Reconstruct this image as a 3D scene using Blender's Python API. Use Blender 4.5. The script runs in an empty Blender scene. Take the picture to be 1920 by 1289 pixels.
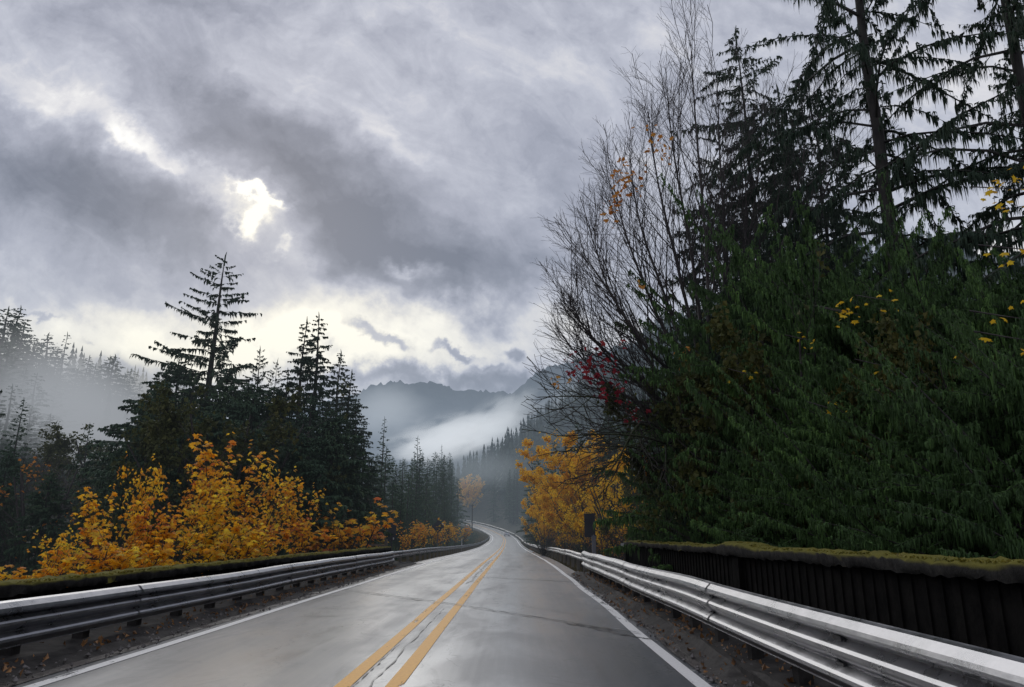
import bpy, math, random
import numpy as np
from math import radians, sin, cos, pi
S = bpy.context.scene
COL = S.collection
rs = np.random.RandomState

# ------------------------------------------------------------------ camera
F, PITCH, HC, YAW = 1350.0, radians(14.87), 1.5, radians(0.25)
cam_d = bpy.data.cameras.new("camera"); cam = bpy.data.objects.new("camera", cam_d); COL.objects.link(cam)
cam.location = (0, 0, HC); cam.rotation_euler = (pi/2 + PITCH, 0, YAW)
cam_d.sensor_width = 36.0; cam_d.lens = F/1920*36; cam_d.clip_end = 20000; cam_d.clip_start = 0.05
S.camera = cam

def ray(px, py):
    """(x/y, z/y) slopes of the direction seen at a place in the photograph"""
    u, v = px - 960.0, 644.5 - py
    y = F*cos(PITCH) - v*sin(PITCH); z = F*sin(PITCH) + v*cos(PITCH)
    x = u*cos(YAW) - y*sin(YAW); y2 = u*sin(YAW) + y*cos(YAW)
    return x/y2, z/y2
def at(px, py, Y):
    a, e = ray(px, py)
    return np.array([a*Y, Y, HC + e*Y])

# ------------------------------------------------------------------ mesh helpers
class MB:
    def __init__(s): s.v = []; s.f3 = []; s.f4 = []; s.n = 0; s.m3 = []; s.m4 = []; s.uv = []
    def add(s, V, Fc, mat=0):
        V = np.asarray(V, float).reshape(-1, 3); Fc = np.asarray(Fc, int)
        if Fc.size == 0: return
        (s.f3 if Fc.shape[1] == 3 else s.f4).append(Fc + s.n)
        (s.m3 if Fc.shape[1] == 3 else s.m4).append(np.full(len(Fc), mat))
        s.v.append(V); s.n += len(V)
    def box(s, c, size, mat=0, rz=0.0, rx=0.0, ry=0.0, taper=1.0):
        x, y, z = np.array(size)/2.0
        V = np.array([[-x,-y,-z],[x,-y,-z],[x,y,-z],[-x,y,-z],[-x*taper,-y*taper,z],[x*taper,-y*taper,z],[x*taper,y*taper,z],[-x*taper,y*taper,z]])
        for a, (i, j) in ((rx, (1, 2)), (ry, (2, 0)), (rz, (0, 1))):
            if a:
                p, q = V[:, i].copy(), V[:, j].copy(); V[:, i] = p*cos(a)-q*sin(a); V[:, j] = p*sin(a)+q*cos(a)
        s.add(V + np.array(c), [[0,3,2,1],[4,5,6,7],[0,1,5,4],[1,2,6,5],[2,3,7,6],[3,0,4,7]], mat)
    def tubes(s, P, R, k=4, mat=0):
        P = np.asarray(P, float); R = np.asarray(R, float)
        if P.ndim == 2: P = P[None]; R = R[None]
        m, n, _ = P.shape
        if m == 0: return
        T = np.gradient(P, axis=1); T /= np.linalg.norm(T, axis=2, keepdims=True) + 1e-9
        ref = np.zeros((m, 1, 3)); avg = np.abs(T.mean(axis=1)); pick = (avg[:, 2] > 0.8)
        ref[:, 0, 2] = np.where(pick, 0, 1); ref[:, 0, 0] = np.where(pick, 1, 0)
        A = np.cross(T, ref); A /= np.linalg.norm(A, axis=2, keepdims=True) + 1e-9
        B = np.cross(T, A)
        th = np.arange(k)*2*pi/k
        V = P[:, :, None] + R[:, :, None, None]*(A[:, :, None]*np.cos(th)[None, None, :, None] + B[:, :, None]*np.sin(th)[None, None, :, None])
        idx = np.arange(m*n*k).reshape(m, n, k)
        a = idx[:, :-1]; b = idx[:, 1:]
        Q = np.stack([a, np.roll(a, -1, 2), np.roll(b, -1, 2), b], -1).reshape(-1, 4)
        s.add(V.reshape(-1, 3), Q, mat)
    def grid(s, G, mat=0, uv=None):
        n, m, _ = G.shape; idx = np.arange(n*m).reshape(n, m)
        Q = np.stack([idx[:-1, :-1], idx[:-1, 1:], idx[1:, 1:], idx[1:, :-1]], -1).reshape(-1, 4)
        s.add(G.reshape(-1, 3), Q, mat)
        if uv is not None: s.uv.append(uv.reshape(-1, 2))
    def mesh(s, name, mats, smooth=False):
        me = bpy.data.meshes.new(name)
        V = np.concatenate(s.v) if s.v else np.zeros((0, 3))
        f4 = np.concatenate(s.f4) if s.f4 else np.zeros((0, 4), int); f3 = np.concatenate(s.f3) if s.f3 else np.zeros((0, 3), int)
        L = np.concatenate([f4.ravel(), f3.ravel()])
        st = np.concatenate([np.arange(len(f4))*4, len(f4)*4 + np.arange(len(f3))*3])
        me.vertices.add(len(V)); me.vertices.foreach_set("co", V.ravel().astype(np.float32))
        me.loops.add(len(L)); me.loops.foreach_set("vertex_index", L.astype(np.int32))
        me.polygons.add(len(st)); me.polygons.foreach_set("loop_start", st.astype(np.int32))
        mi = np.concatenate([x for x in (s.m4 + s.m3)]) if (s.m4 or s.m3) else np.zeros(0)
        me.polygons.foreach_set("material_index", mi.astype(np.int32))
        me.polygons.foreach_set("use_smooth", np.full(len(st), smooth))
        for m in (mats if isinstance(mats, (list, tuple)) else [mats]): me.materials.append(m)
        me.update(calc_edges=True)
        if s.uv:
            uvs = np.concatenate(s.uv); ul = me.uv_layers.new(name="UVMap")
            ul.data.foreach_set("uv", uvs[L].ravel().astype(np.float32))
        return me
    def obj(s, name, mats, parent=None, smooth=False):
        return link(name, s.mesh(name, mats, smooth), parent)
def link(name, me, parent=None):
    o = bpy.data.objects.new(name, me); COL.objects.link(o)
    if parent: o.parent = parent
    return o
def tag(o, label=None, cat=None, group=None, kind=None):
    if label: o["label"] = label
    if cat: o["category"] = cat
    if group: o["group"] = group
    if kind: o["kind"] = kind
    return o
def thing(name, label, cat, loc=(0, 0, 0), rz=0.0, group=None):
    o = bpy.data.objects.new(name, None); COL.objects.link(o); o.location = loc; o.rotation_euler = (0, 0, rz)
    o.empty_display_size = 0.3
    return tag(o, label, cat, group)
def dup(root, loc, rz=0.0, sc=(1, 1, 1), label=None, group=None):
    r = root.copy(); COL.objects.link(r); r.location = loc; r.rotation_euler = (0, 0, rz); r.scale = sc
    if label: r["label"] = label
    if group: r["group"] = group
    elif "group" in r: del r["group"]
    for ch in root.children:
        c = ch.copy(); COL.objects.link(c); c.parent = r
        for g in ch.children:
            d = g.copy(); COL.objects.link(d); d.parent = c
    return r
def unit(v): return v/(np.linalg.norm(v, axis=-1, keepdims=True) + 1e-9)

# ------------------------------------------------------------------ material helpers
class NT:
    def __init__(s, tree): s.t = tree; s.t.nodes.clear()
    def n(s, typ, **kw):
        nd = s.t.nodes.new(typ)
        for k, v in kw.items():
            if k.startswith("i_"):
                key = k[2:]; key = int(key) if key.isdigit() else key.replace("_", " ")
                s.set(nd.inputs[key], v)
            else: setattr(nd, k, v)
        return nd
    def set(s, sock, v):
        if isinstance(v, bpy.types.NodeSocket): s.t.links.new(v, sock)
        else:
            try:
                if hasattr(sock.default_value, "__len__") and len(sock.default_value) == 4 and len(v) == 3: v = (*v, 1)
            except TypeError: pass
            sock.default_value = v
    def m(s, op, a, b=0.0, c=0.0, clamp=False):
        nd = s.t.nodes.new("ShaderNodeMath"); nd.operation = op; nd.use_clamp = clamp
        for i, v in enumerate((a, b, c)): s.set(nd.inputs[i], v)
        return nd.outputs[0]
    def mix(s, f, a, b, blend="MIX"):
        nd = s.t.nodes.new("ShaderNodeMix"); nd.data_type = "RGBA"; nd.blend_type = blend
        s.set(nd.inputs[0], f); s.set(nd.inputs[6], a); s.set(nd.inputs[7], b)
        return nd.outputs[2]
    def noise(s, vec, scale, detail=4, rough=0.55, dist=0.0, dims="3D"):
        nd = s.n("ShaderNodeTexNoise", i_Scale=scale, i_Detail=detail, i_Roughness=rough, i_Distortion=dist); nd.noise_dimensions = dims
        if vec is not None: s.set(nd.inputs["Vector"], vec)
        return nd
    def ramp(s, f, stops, interp="LINEAR"):
        nd = s.n("ShaderNodeValToRGB"); cr = nd.color_ramp; cr.interpolation = interp
        while len(cr.elements) < len(stops): cr.elements.new(0.5)
        for el, (p, c) in zip(cr.elements, stops):
            el.position = p; el.color = (*c, 1) if len(c) == 3 else c
        s.set(nd.inputs[0], f); return nd.outputs[0]
    def sstep(s, v, lo, hi, o0=0.0, o1=1.0):
        nd = s.n("ShaderNodeMapRange"); nd.interpolation_type = "SMOOTHSTEP"; nd.clamp = True
        for i, x in enumerate((v, lo, hi, o0, o1)): s.set(nd.inputs[i], x)
        return nd.outputs[0]
    def scale(s, vec, sc, loc=(0, 0, 0), rot=(0, 0, 0)):
        nd = s.n("ShaderNodeMapping"); nd.inputs["Scale"].default_value = sc; nd.inputs["Location"].default_value = loc; nd.inputs["Rotation"].default_value = rot
        s.set(nd.inputs["Vector"], vec); return nd.outputs[0]
def newmat(name):
    m = bpy.data.materials.new(name); m.use_nodes = True
    t = NT(m.node_tree); return m, t
def outp(t, surf=None, vol=None):
    o = t.n("ShaderNodeOutputMaterial")
    if surf is not None: t.t.links.new(surf, o.inputs["Surface"])
    if vol is not None: t.t.links.new(vol, o.inputs["Volume"])
    return o

def foliage_mat(name, cols, trans=0.25, rough=0.65, trans_col=None, spec=0.25, noise_scale=0.6):
    m, t = newmat(name)
    geo = t.n("ShaderNodeNewGeometry"); oi = t.n("ShaderNodeObjectInfo"); tc = t.n("ShaderNodeTexCoord")
    nz = t.noise(geo.outputs["Position"], noise_scale, 3)
    f = t.m("ADD", t.m("MULTIPLY", geo.outputs["Random Per Island"], 0.5), t.m("MULTIPLY", t.m("SUBTRACT", nz.outputs[0], 0.3), 1.1))
    f = t.m("ADD", f, t.m("MULTIPLY", t.m("SUBTRACT", oi.outputs["Random"], 0.5), 0.25), clamp=True)
    k = len(cols)
    c = t.ramp(f, [(i/(k-1), cc) for i, cc in enumerate(cols)])
    p = t.n("ShaderNodeBsdfPrincipled", i_Base_Color=c, i_Roughness=rough); p.inputs["Specular IOR Level"].default_value = spec
    tr = t.n("ShaderNodeBsdfTranslucent", i_Color=c)
    mx = t.n("ShaderNodeMixShader", i_0=trans); t.t.links.new(p.outputs[0], mx.inputs[1]); t.t.links.new(tr.outputs[0], mx.inputs[2])
    outp(t, mx.outputs[0]); return m
def simple_mat(name, c1, c2, rough=0.8, scale=3.0, metallic=0.0, bump=0.0, stretch=(1, 1, 1), spec=0.5, world=False):
    m, t = newmat(name)
    src = t.n("ShaderNodeNewGeometry").outputs["Position"] if world else t.n("ShaderNodeTexCoord").outputs["Object"]
    v = t.scale(src, stretch)
    nz = t.noise(v, scale, 6, 0.65)
    c = t.mix(t.sstep(nz.outputs[0], 0.3, 0.7), c1, c2)
    p = t.n("ShaderNodeBsdfPrincipled", i_Base_Color=c, i_Roughness=rough, i_Metallic=metallic); p.inputs["Specular IOR Level"].default_value = spec
    if bump:
        b = t.n("ShaderNodeBump", i_Strength=bump, i_Distance=0.05, i_Height=nz.outputs[0]); t.t.links.new(b.outputs[0], p.inputs["Normal"])
    outp(t, p.outputs[0]); return m

M = {}
M["bark"] = simple_mat("bark", (0.018, 0.016, 0.015), (0.048, 0.043, 0.038), 0.85, 6, bump=0.6, stretch=(1, 1, 0.25))
M["twig"] = simple_mat("twig_bark", (0.03, 0.025, 0.025), (0.07, 0.058, 0.055), 0.8, 4)
M["mossbark"] = simple_mat("mossy_bark", (0.035, 0.03, 0.03), (0.05, 0.065, 0.022), 0.9, 1.5)
M["spruce"] = foliage_mat("spruce_needles", [(0.021, 0.039, 0.026), (0.039, 0.067, 0.042), (0.070, 0.097, 0.054)], 0.2)
M["cedar"] = foliage_mat("cedar_fronds", [(0.028, 0.053, 0.024), (0.066, 0.115, 0.046), (0.095, 0.174, 0.057), (0.212, 0.367, 0.101)], 0.3, noise_scale=0.7, spec=0.15)
M["conifer"] = foliage_mat("conifer_needles", [(0.024, 0.052, 0.032), (0.048, 0.091, 0.049), (0.091, 0.131, 0.052)], 0.2)
M["far"] = foliage_mat("far_needles", [(0.029, 0.051, 0.045), (0.048, 0.074, 0.054), (0.080, 0.088, 0.048)], 0.15, noise_scale=0.03)
M["olive"] = foliage_mat("olive_leaves", [(0.04, 0.045, 0.016), (0.075, 0.085, 0.025), (0.14, 0.12, 0.03)], 0.3)
M["gold"] = foliage_mat("golden_leaves", [(0.55, 0.25, 0.02), (0.90, 0.52, 0.03), (0.95, 0.66, 0.05), (0.92, 0.58, 0.04)], 0.45, noise_scale=0.5)
M["maple"] = foliage_mat("yellow_maple_leaves", [(0.62, 0.16, 0.06), (0.85, 0.36, 0.03), (0.93, 0.52, 0.04), (0.95, 0.70, 0.07), (0.55, 0.48, 0.08)], 0.68, rough=0.45, spec=0.4, noise_scale=0.9)
M["red"] = foliage_mat("red_leaves", [(0.14, 0.012, 0.025), (0.30, 0.025, 0.04), (0.42, 0.06, 0.05)], 0.5)
M["orange"] = foliage_mat("orange_leaves", [(0.40, 0.12, 0.02), (0.60, 0.25, 0.04), (0.65, 0.35, 0.08)], 0.35)
M["grass"] = foliage_mat("verge_grass", [(0.05, 0.05, 0.02), (0.10, 0.085, 0.03), (0.16, 0.115, 0.05), (0.09, 0.10, 0.03)], 0.2, noise_scale=0.8)
M["under"] = foliage_mat("undergrowth_leaves", [(0.016, 0.029, 0.016), (0.035, 0.064, 0.029), (0.080, 0.096, 0.032)], 0.2, noise_scale=0.4)

# ------------------------------------------------------------------ road path
CP = np.array([(-40,-1.5,0),(0,-1.5,0),(30,-1.5,0),(50,-1.55,-.06),(72,-1.7,-.3),(105,-2.0,-.55),(140,-2.3,-.69),(180,-2.7,-.5),(212,-3.0,-.1),
               (250,-3.9,.55),(279,-5.3,1.3),(320,-10,3.2),(360,-18.5,5.8),(400,-31,8.6),(428,-48,10.6),(446,-70,12.2),(458,-110,14),(464,-160,16)], float)
arc = np.concatenate([[0], np.cumsum(np.linalg.norm(np.diff(CP[:, [1, 0]], axis=0), axis=1))])
ss = np.arange(0, arc[-1], 0.5)
PX = np.interp(ss, arc, CP[:, 1]); PY = np.interp(ss, arc, CP[:, 0]); PZ = np.interp(ss, arc, CP[:, 2])
def smooth(a, w):
    k = np.hanning(w); k /= k.sum(); p = np.pad(a, w//2, mode="reflect", reflect_type="odd"); return np.convolve(p, k, "valid")[:len(a)]
for _ in range(2): PX, PY, PZ = smooth(PX, 41), smooth(PY, 41), smooth(PZ, 61)
TX, TY = np.gradient(PX), np.gradient(PY); tn = np.hypot(TX, TY); NX, NY = TY/tn, -TX/tn      # NX,NY points to the right
def ypos(Y): return int(np.searchsorted(PY[:900], Y)) if Y < 400 else int(np.argmin(abs(PY-Y)))
def crown(o): return -0.012*np.abs(o)
def path_pt(i, off, dz=0.0): return np.array([PX[i]+NX[i]*off, PY[i]+NY[i]*off, PZ[i]+dz])
def road_z(Y): return np.interp(Y, PY, PZ)
def road_x(Y): return np.interp(Y, PY, PX)

def ribbon(name, offs, i0, i1, dz, mat, step=2, wob=0.0, seed=0, kind="structure"):
    offs = np.array(offs, float); I = np.arange(i0, i1, step)
    G = np.zeros((len(I), len(offs), 3)); UV = np.zeros((len(I), len(offs), 2))
    r = rs(seed)
    w = smooth(r.randn(len(I)+2)*wob*3, 9)[:len(I)] if wob and len(I) > 9 else np.zeros(len(I))
    for j, o in enumerate(offs):
        oo = o + w
        G[:, j, 0] = PX[I]+NX[I]*oo; G[:, j, 1] = PY[I]+NY[I]*oo; G[:, j, 2] = PZ[I] + dz + crown(oo)
        UV[:, j, 0] = oo; UV[:, j, 1] = ss[I]
    b = MB(); b.grid(G, 0, UV); o = b.obj(name, mat, smooth=True)
    return tag(o, kind=kind)

# asphalt
m, t = newmat("wet_asphalt")
uv = t.n("ShaderNodeUVMap").outputs[0]
geo = t.n("ShaderNodeNewGeometry")
sp = t.n("ShaderNodeSeparateXYZ"); t.set(sp.inputs[0], uv)
big = t.noise(t.scale(uv, (0.55, 0.10, 1)), 1.0, 5, 0.6, 0.6)
mid = t.noise(t.scale(uv, (1.2, 0.5, 1)), 1.0, 6, 0.62, 0.4)
fine = t.noise(uv, 60, 3, 0.7); grit = t.noise(uv, 14, 4, 0.7)
strk = t.noise(t.scale(uv, (5, 0.12, 1)), 1.0, 3, 0.6)
# wheel tracks at +-0.9 m from each lane centre
lat = t.m("ABSOLUTE", sp.outputs[0]); tr = t.m("ABSOLUTE", t.m("SUBTRACT", t.m("ABSOLUTE", t.m("SUBTRACT", lat, 1.78)), 0.85))
track = t.sstep(tr, 0.1, 0.55, 1.0, 0.0)
cr = t.n("ShaderNodeTexVoronoi", i_Scale=0.9); cr.feature = "DISTANCE_TO_EDGE"; t.set(cr.inputs["Vector"], t.scale(uv, (1.0, 0.35, 1)))
vv = t.n("ShaderNodeVectorMath", operation="ADD"); t.set(vv.inputs[0], t.scale(uv, (1.0, 0.4, 1))); t.set(vv.inputs[1], t.noise(uv, 1.5, 4).outputs["Color"]); t.set(cr.inputs["Vector"], vv.outputs[0])
crack = t.m("MULTIPLY", t.sstep(cr.outputs["Distance"], 0.0, 0.012, 1.0, 0.0), t.sstep(big.outputs[0], 0.5, 0.62))
base = t.mix(t.sstep(mid.outputs[0], 0.3, 0.7), (0.042, 0.050, 0.062), (0.085, 0.097, 0.115))
base = t.mix(t.m("MULTIPLY", track, 0.75), base, (0.036, 0.042, 0.052))
base = t.mix(t.m("MULTIPLY", t.sstep(fine.outputs[0], 0.55, 0.75), 0.5), base, (0.24, 0.24, 0.24))
base = t.mix(t.m("MULTIPLY", crack, 0.8), base, (0.012, 0.012, 0.012))
wet = t.m("ADD", t.m("MULTIPLY", t.sstep(big.outputs[0], 0.36, 0.66), 0.6), t.m("MULTIPLY", t.sstep(mid.outputs[0], 0.4, 0.62), 0.4), clamp=True)
wet = t.m("SUBTRACT", wet, t.m("MULTIPLY", track, 0.25), clamp=True)
rough = t.m("ADD", t.m("MULTIPLY", t.m("SUBTRACT", 1.0, wet), 0.20), 0.28)
rough = t.m("ADD", rough, t.m("MULTIPLY", crack, 0.4))
grain = t.sstep(grit.outputs[0], 0.38, 0.66); pat = t.sstep(t.noise(t.scale(uv, (0.8, 0.35, 1)), 1.0, 7, 0.7, 1.2).outputs[0], 0.52, 0.57)
base = t.mix(t.m("MULTIPLY", grain, 0.35), base, (0.03, 0.034, 0.04)); base = t.mix(t.m("MULTIPLY", pat, 0.35), base, (0.035, 0.038, 0.045))
rough = t.m("ADD", rough, t.m("MULTIPLY", t.m("SUBTRACT", strk.outputs[0], 0.5), 0.22)); rough = t.m("ADD", rough, t.m("MULTIPLY", pat, 0.05))
p = t.n("ShaderNodeBsdfPrincipled", i_Base_Color=base, i_Roughness=rough)
p.inputs["Specular IOR Level"].default_value = 1.0; t.set(p.inputs['Coat Weight'], t.m('ADD', t.m('MULTIPLY', wet, 0.7), 0.3)); p.inputs['Coat Roughness'].default_value = 0.24; p.inputs['Coat IOR'].default_value = 1.65
h = t.m("ADD", t.m("MULTIPLY", fine.outputs[0], 0.35), t.m("MULTIPLY", grit.outputs[0], 0.3))
bm_ = t.n("ShaderNodeBump", i_Strength=t.m("ADD", t.m("MULTIPLY", t.m("SUBTRACT", 1.0, wet), 0.10), 0.03), i_Distance=0.012, i_Height=t.m("SUBTRACT", h, t.m("MULTIPLY", crack, 0.8)))
t.t.links.new(bm_.outputs[0], p.inputs["Normal"]); outp(t, p.outputs[0]); M["road"] = m

def paint_mat(name, c1, c2, wear):
    m, t = newmat(name); uv = t.n("ShaderNodeUVMap").outputs[0]
    a = t.noise(t.scale(uv, (6, 1.2, 1)), 1.0, 6, 0.7); b = t.noise(uv, 25, 4, 0.7); c = t.noise(t.scale(uv, (1, 0.25, 1)), 1.0, 3)
    col = t.mix(t.sstep(b.outputs[0], 0.35, 0.7), c1, c2)
    f = t.m("ADD", t.m("MULTIPLY", a.outputs[0], 0.6), t.m("ADD", t.m("MULTIPLY", b.outputs[0], 0.25), t.m("MULTIPLY", c.outputs[0], 0.35)))
    mask = t.sstep(f, wear, wear+0.05)
    p = t.n("ShaderNodeBsdfPrincipled", i_Base_Color=col, i_Roughness=0.5); p.inputs["Specular IOR Level"].default_value = 0.3; tr = t.n("ShaderNodeBsdfTransparent")
    mx = t.n("ShaderNodeMixShader", i_0=mask); t.t.links.new(tr.outputs[0], mx.inputs[1]); t.t.links.new(p.outputs[0], mx.inputs[2])
    outp(t, mx.outputs[0]); return m
M["yellow"] = paint_mat("yellow_road_paint", (0.72, 0.34, 0.02), (0.85, 0.44, 0.04), 0.49)
M["white"] = paint_mat("white_road_paint", (0.74, 0.73, 0.70), (0.88, 0.87, 0.84), 0.48)

END = len(ss)-1
i30 = ypos(30)
ribbon("road", [-4.55,-3.5,-2,-0.6,0,.6,2,3.5,4.15], 10, END, 0.0, M["road"])
lw = 0.085
ribbon("yellow_centre_line", [-0.27-lw, -0.27+lw], 10, END, 0.006, M["yellow"], wob=0.004, seed=1)
ribbon("yellow_centre_line", [0.25-lw, 0.25+lw], 10, END, 0.006, M["yellow"], wob=0.004, seed=2)
ribbon("white_edge_line", [3.5-lw, 3.5+lw], 10, END, 0.006, M["white"], wob=0.012, seed=3)
ribbon("white_edge_line", [-3.56-lw, -3.56+lw], 10, END, 0.006, M["white"], wob=0.012, seed=4)

# expansion joints and cracks across the bridge deck: thin jagged sheets
M["tar"] = simple_mat("joint_tar", (0.01, 0.01, 0.011), (0.03, 0.03, 0.03), 0.35, 8)
M["seal"] = simple_mat("joint_concrete", (0.14, 0.14, 0.14), (0.26, 0.26, 0.26), 0.3, 8)
def joint(x0, y0, x1, y1, w, mat, seed, name, dz=0.009, n=140, amp=0.05):
    r = rs(seed); s_ = np.linspace(0, 1, n); X = x0+(x1-x0)*s_; Y = y0+(y1-y0)*s_ + smooth(r.randn(n+2)*amp*4, 7)[:n]
    amp *= .35; Y = y0+(y1-y0)*s_ + smooth(r.randn(n+2)*amp*4, 9)[:n]
    ww = .55*w*(0.45+0.6*np.abs(smooth(r.randn(n+2)*2.2, 7)[:n]))
    Z = road_z(Y) + dz + crown(X-road_x(Y))
    G = np.stack([np.stack([X, Y-ww/2, Z], -1), np.stack([X, Y+ww/2, Z], -1)], 1)
    b = MB(); b.grid(G, 0); tag(b.obj(name, mat), kind="structure")
joint(-5.1, 21.9, 2.0, 12.3, 0.10, M["tar"], 1, "road_joint"); joint(-5.1, 22.25, 2.0, 12.55, 0.10, M["seal"], 2, "road_joint", 0.008)
joint(-0.3, 17.6, 1.2, 15.2, 0.05, M["tar"], 7, "road_joint", 0.012); joint(0.9, 13.75, 2.1, 11.6, 0.20, M["tar"], 8, "road_joint", 0.011, amp=.12)
joint(-1.2, 27.6, 2.0, 25.4, 0.14, M["tar"], 3, "road_joint"); joint(-1.2, 28.0, 2.0, 25.9, 0.12, M["seal"], 4, "road_joint", 0.008)
joint(-5.2, 36.4, 2.0, 33.2, 0.16, M["tar"], 5, "road_joint"); joint(-5.2, 34.6, -2, 33.9, 0.1, M["tar"], 6, "road_joint")
for k, (x, y) in enumerate([(-.1,38),(.05,39),(.1,40.4),(.0,41.7),(.12,43),(.02,44.4),(-.05,36.8)]): joint(x-.45, y, x+.45, y-.1, 0.22, M["tar"], 20+k, "road_patch", n=20)
for k, (x, y, l) in enumerate([(-4.3,16.5,.8),(-4.2,14.9,.8),(-3.9,31,1.2),(1.2,34.5,.9),(-3.1,41,1.5)]): joint(x, y, x+l, y-.15, 0.06, M["tar"], 40+k, "road_patch", n=24)
# ragged crack between the yellow lines
def lengthcrack(x, y0, y1, w, seed, amp=.05, mat="tar", dz=.010):
    r = rs(seed); n = 160; Y = np.linspace(y0, y1, n); X = x + smooth(r.randn(n+2)*amp*4, 15)[:n]
    ww = w*np.clip(smooth(r.randn(n+2)*1.5, 7)[:n]+.9, 0.25, 2); Z = road_z(Y)+dz+crown(X-road_x(Y))
    G = np.stack([np.stack([X-ww/2, Y, Z], -1), np.stack([X+ww/2, Y, Z], -1)], 1)
    b = MB(); b.grid(G, 0); tag(b.obj("road_crack", M[mat]), kind="structure")
lengthcrack(-1.50, 4, 16, .012, 3, .012); lengthcrack(-1.52, 24, 48, .05, 6, .03)
lengthcrack(-1.66, 5.5, 11, .012, 9, .008)

# kerb / shoulder
m, t = newmat("muddy_shoulder")
g = t.n("ShaderNodeNewGeometry").outputs["Position"]; a = t.noise(g, 1.3, 6, .7); b_ = t.noise(g, 9, 5, .75)
c = t.mix(t.sstep(a.outputs[0], .35, .65), (0.022, 0.018, 0.016), (0.06, 0.048, 0.042)); c = t.mix(t.sstep(b_.outputs[0], .6, .75), c, (0.12, 0.09, 0.075))
p = t.n("ShaderNodeBsdfPrincipled", i_Base_Color=c, i_Roughness=t.sstep(a.outputs[0], .4, .62, .28, .8)); bb = t.n("ShaderNodeBump", i_Strength=.7, i_Distance=.04, i_Height=b_.outputs[0]); t.t.links.new(bb.outputs[0], p.inputs["Normal"]); outp(t, p.outputs[0]); M["mud"] = m
M["kerb"] = simple_mat("wet_kerb_concrete", (0.018, 0.016, 0.015), (0.055, 0.050, 0.046), 0.85, 3, bump=.6, world=True, spec=.3)
def kerb(name, prof, i0, i1, mat, seed, step=1):
    I = np.arange(i0, i1, step); G = np.zeros((len(I), len(prof), 3)); r = rs(seed)
    for j, (o, z) in enumerate(prof):
        no = smooth(r.randn(len(I)+2)*.05, 5)[:len(I)]; nz_ = smooth(r.randn(len(I)+2)*.035, 5)[:len(I)]
        oo = o + (no if 0 < j < len(prof)-1 else 0)
        G[:, j, 0] = PX[I]+NX[I]*oo; G[:, j, 1] = PY[I]+NY[I]*oo; G[:, j, 2] = PZ[I]+z+(nz_ if 0 < j < len(prof)-1 else 0)
    b = MB(); b.grid(G); tag(b.obj(name, mat, smooth=False), kind="structure")
iL = ypos(43)
kerb("kerb", [(3.72,-.08),(3.80,-.01),(3.98,.02),(4.04,.07),(4.12,.08),(4.2,.03),(4.6,.05),(5.2,.1),(5.9,.2),(6.0,-1.2)], 10, i30+2, M["kerb"], 1)
kerb("kerb", [(-5.9,-1.2),(-5.8,.15),(-4.9,.08),(-4.45,.07),(-4.35,.02),(-4.1,-.01),(-3.85,-.075)], 10, iL, M["kerb"], 2)
ribbon("muddy_shoulder", [3.66, 3.9, 4.1], 10, i30+2, 0.008, M["mud"], step=1, wob=.02, seed=8)
ribbon("muddy_shoulder", [-4.5, -4.1, -3.8], 10, iL, 0.008, M["mud"], step=1, wob=.02, seed=9)

# ------------------------------------------------------------------ terrain
def sm(x, a, b): q = np.clip((x-a)/(b-a), 0, 1); return q*q*(3-2*q)
def vnoise(x, y, seed=0):
    r = rs(seed); out = 0
    for k in range(5):
        f = 2.0**k; a, b, c = r.rand(3)*6.28; d = r.rand()*pi
        out = out + (np.sin((x*cos(d)+y*sin(d))*f + a) * np.sin((-x*sin(d)+y*cos(d))*f*1.13 + b))/f**0.85
    return out/2.0
def terrain(X, Y):
    xc = np.interp(Y, PY[PY < 440], PX[PY < 440]); z0 = np.interp(Y, PY[PY < 440], PZ[PY < 440])
    # distance to the road, sideways
    dmin = np.full(np.shape(X), 1e9); zz = np.zeros(np.shape(X))
    for i in range(0, len(ss), 12):
        d2 = np.hypot(X-PX[i], Y-PY[i]); k = d2 < dmin; dmin = np.where(k, d2, dmin); zz = np.where(k, PZ[i], zz)
    d = dmin; side = np.sign(X-xc)
    near = 1-sm(Y, 45, 60)
    drop = near*4.0*sm(d, 6.5, 9.5) + (1-near)*(.1*sm(d, 4.6, 6) + np.where(side < 0, 1.6, .2)*sm(d, 7, 14))
    h = zz - 0.16 - near*.5 - drop - .45*(1-sm(d, 4.3, 5.6))
    h = h + sm(d, 9, 25)*vnoise(X/23, Y/23, 3)*1.2
    right = (X-xc)
    h = h + np.where(side > 0, sm(Y, 55, 110)*np.clip(right-9, 0, 200)*.42, 0)
    h = h + np.where(side < 0, sm(Y, 60, 110)*(1-sm(Y, 350, 480))*np.clip(-X-48, 0, 160)*.32, 0)
    far = sm(d, 14, 120)
    h = h + sm(Y, 330, 800)*far*np.clip(12+(X+70)*.44, 0, 215)
    h = h + 3.2*np.exp(-((X+16)**2/40.0 + (Y-243)**2/900.0))*sm(d, 5.5, 10)
    return h
xs = np.sinh(np.linspace(-5.2, 5.2, 190))/np.sinh(5.2)*2600; ys = np.concatenate([np.arange(-30, 130, 3.0), np.arange(130, 520, 6.0), np.geomspace(520, 5200, 50)])
GX, GY = np.meshgrid(xs, ys); GZ = terrain(GX, GY)
b = MB(); b.grid(np.stack([GX, GY, GZ], -1))
M["ground"] = simple_mat("forest_ground", (0.018, 0.022, 0.012), (0.05, 0.045, 0.022), 0.95, 0.5, bump=.5, world=True)
tag(b.obj("ground", M["ground"], smooth=True), kind="structure")

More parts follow.
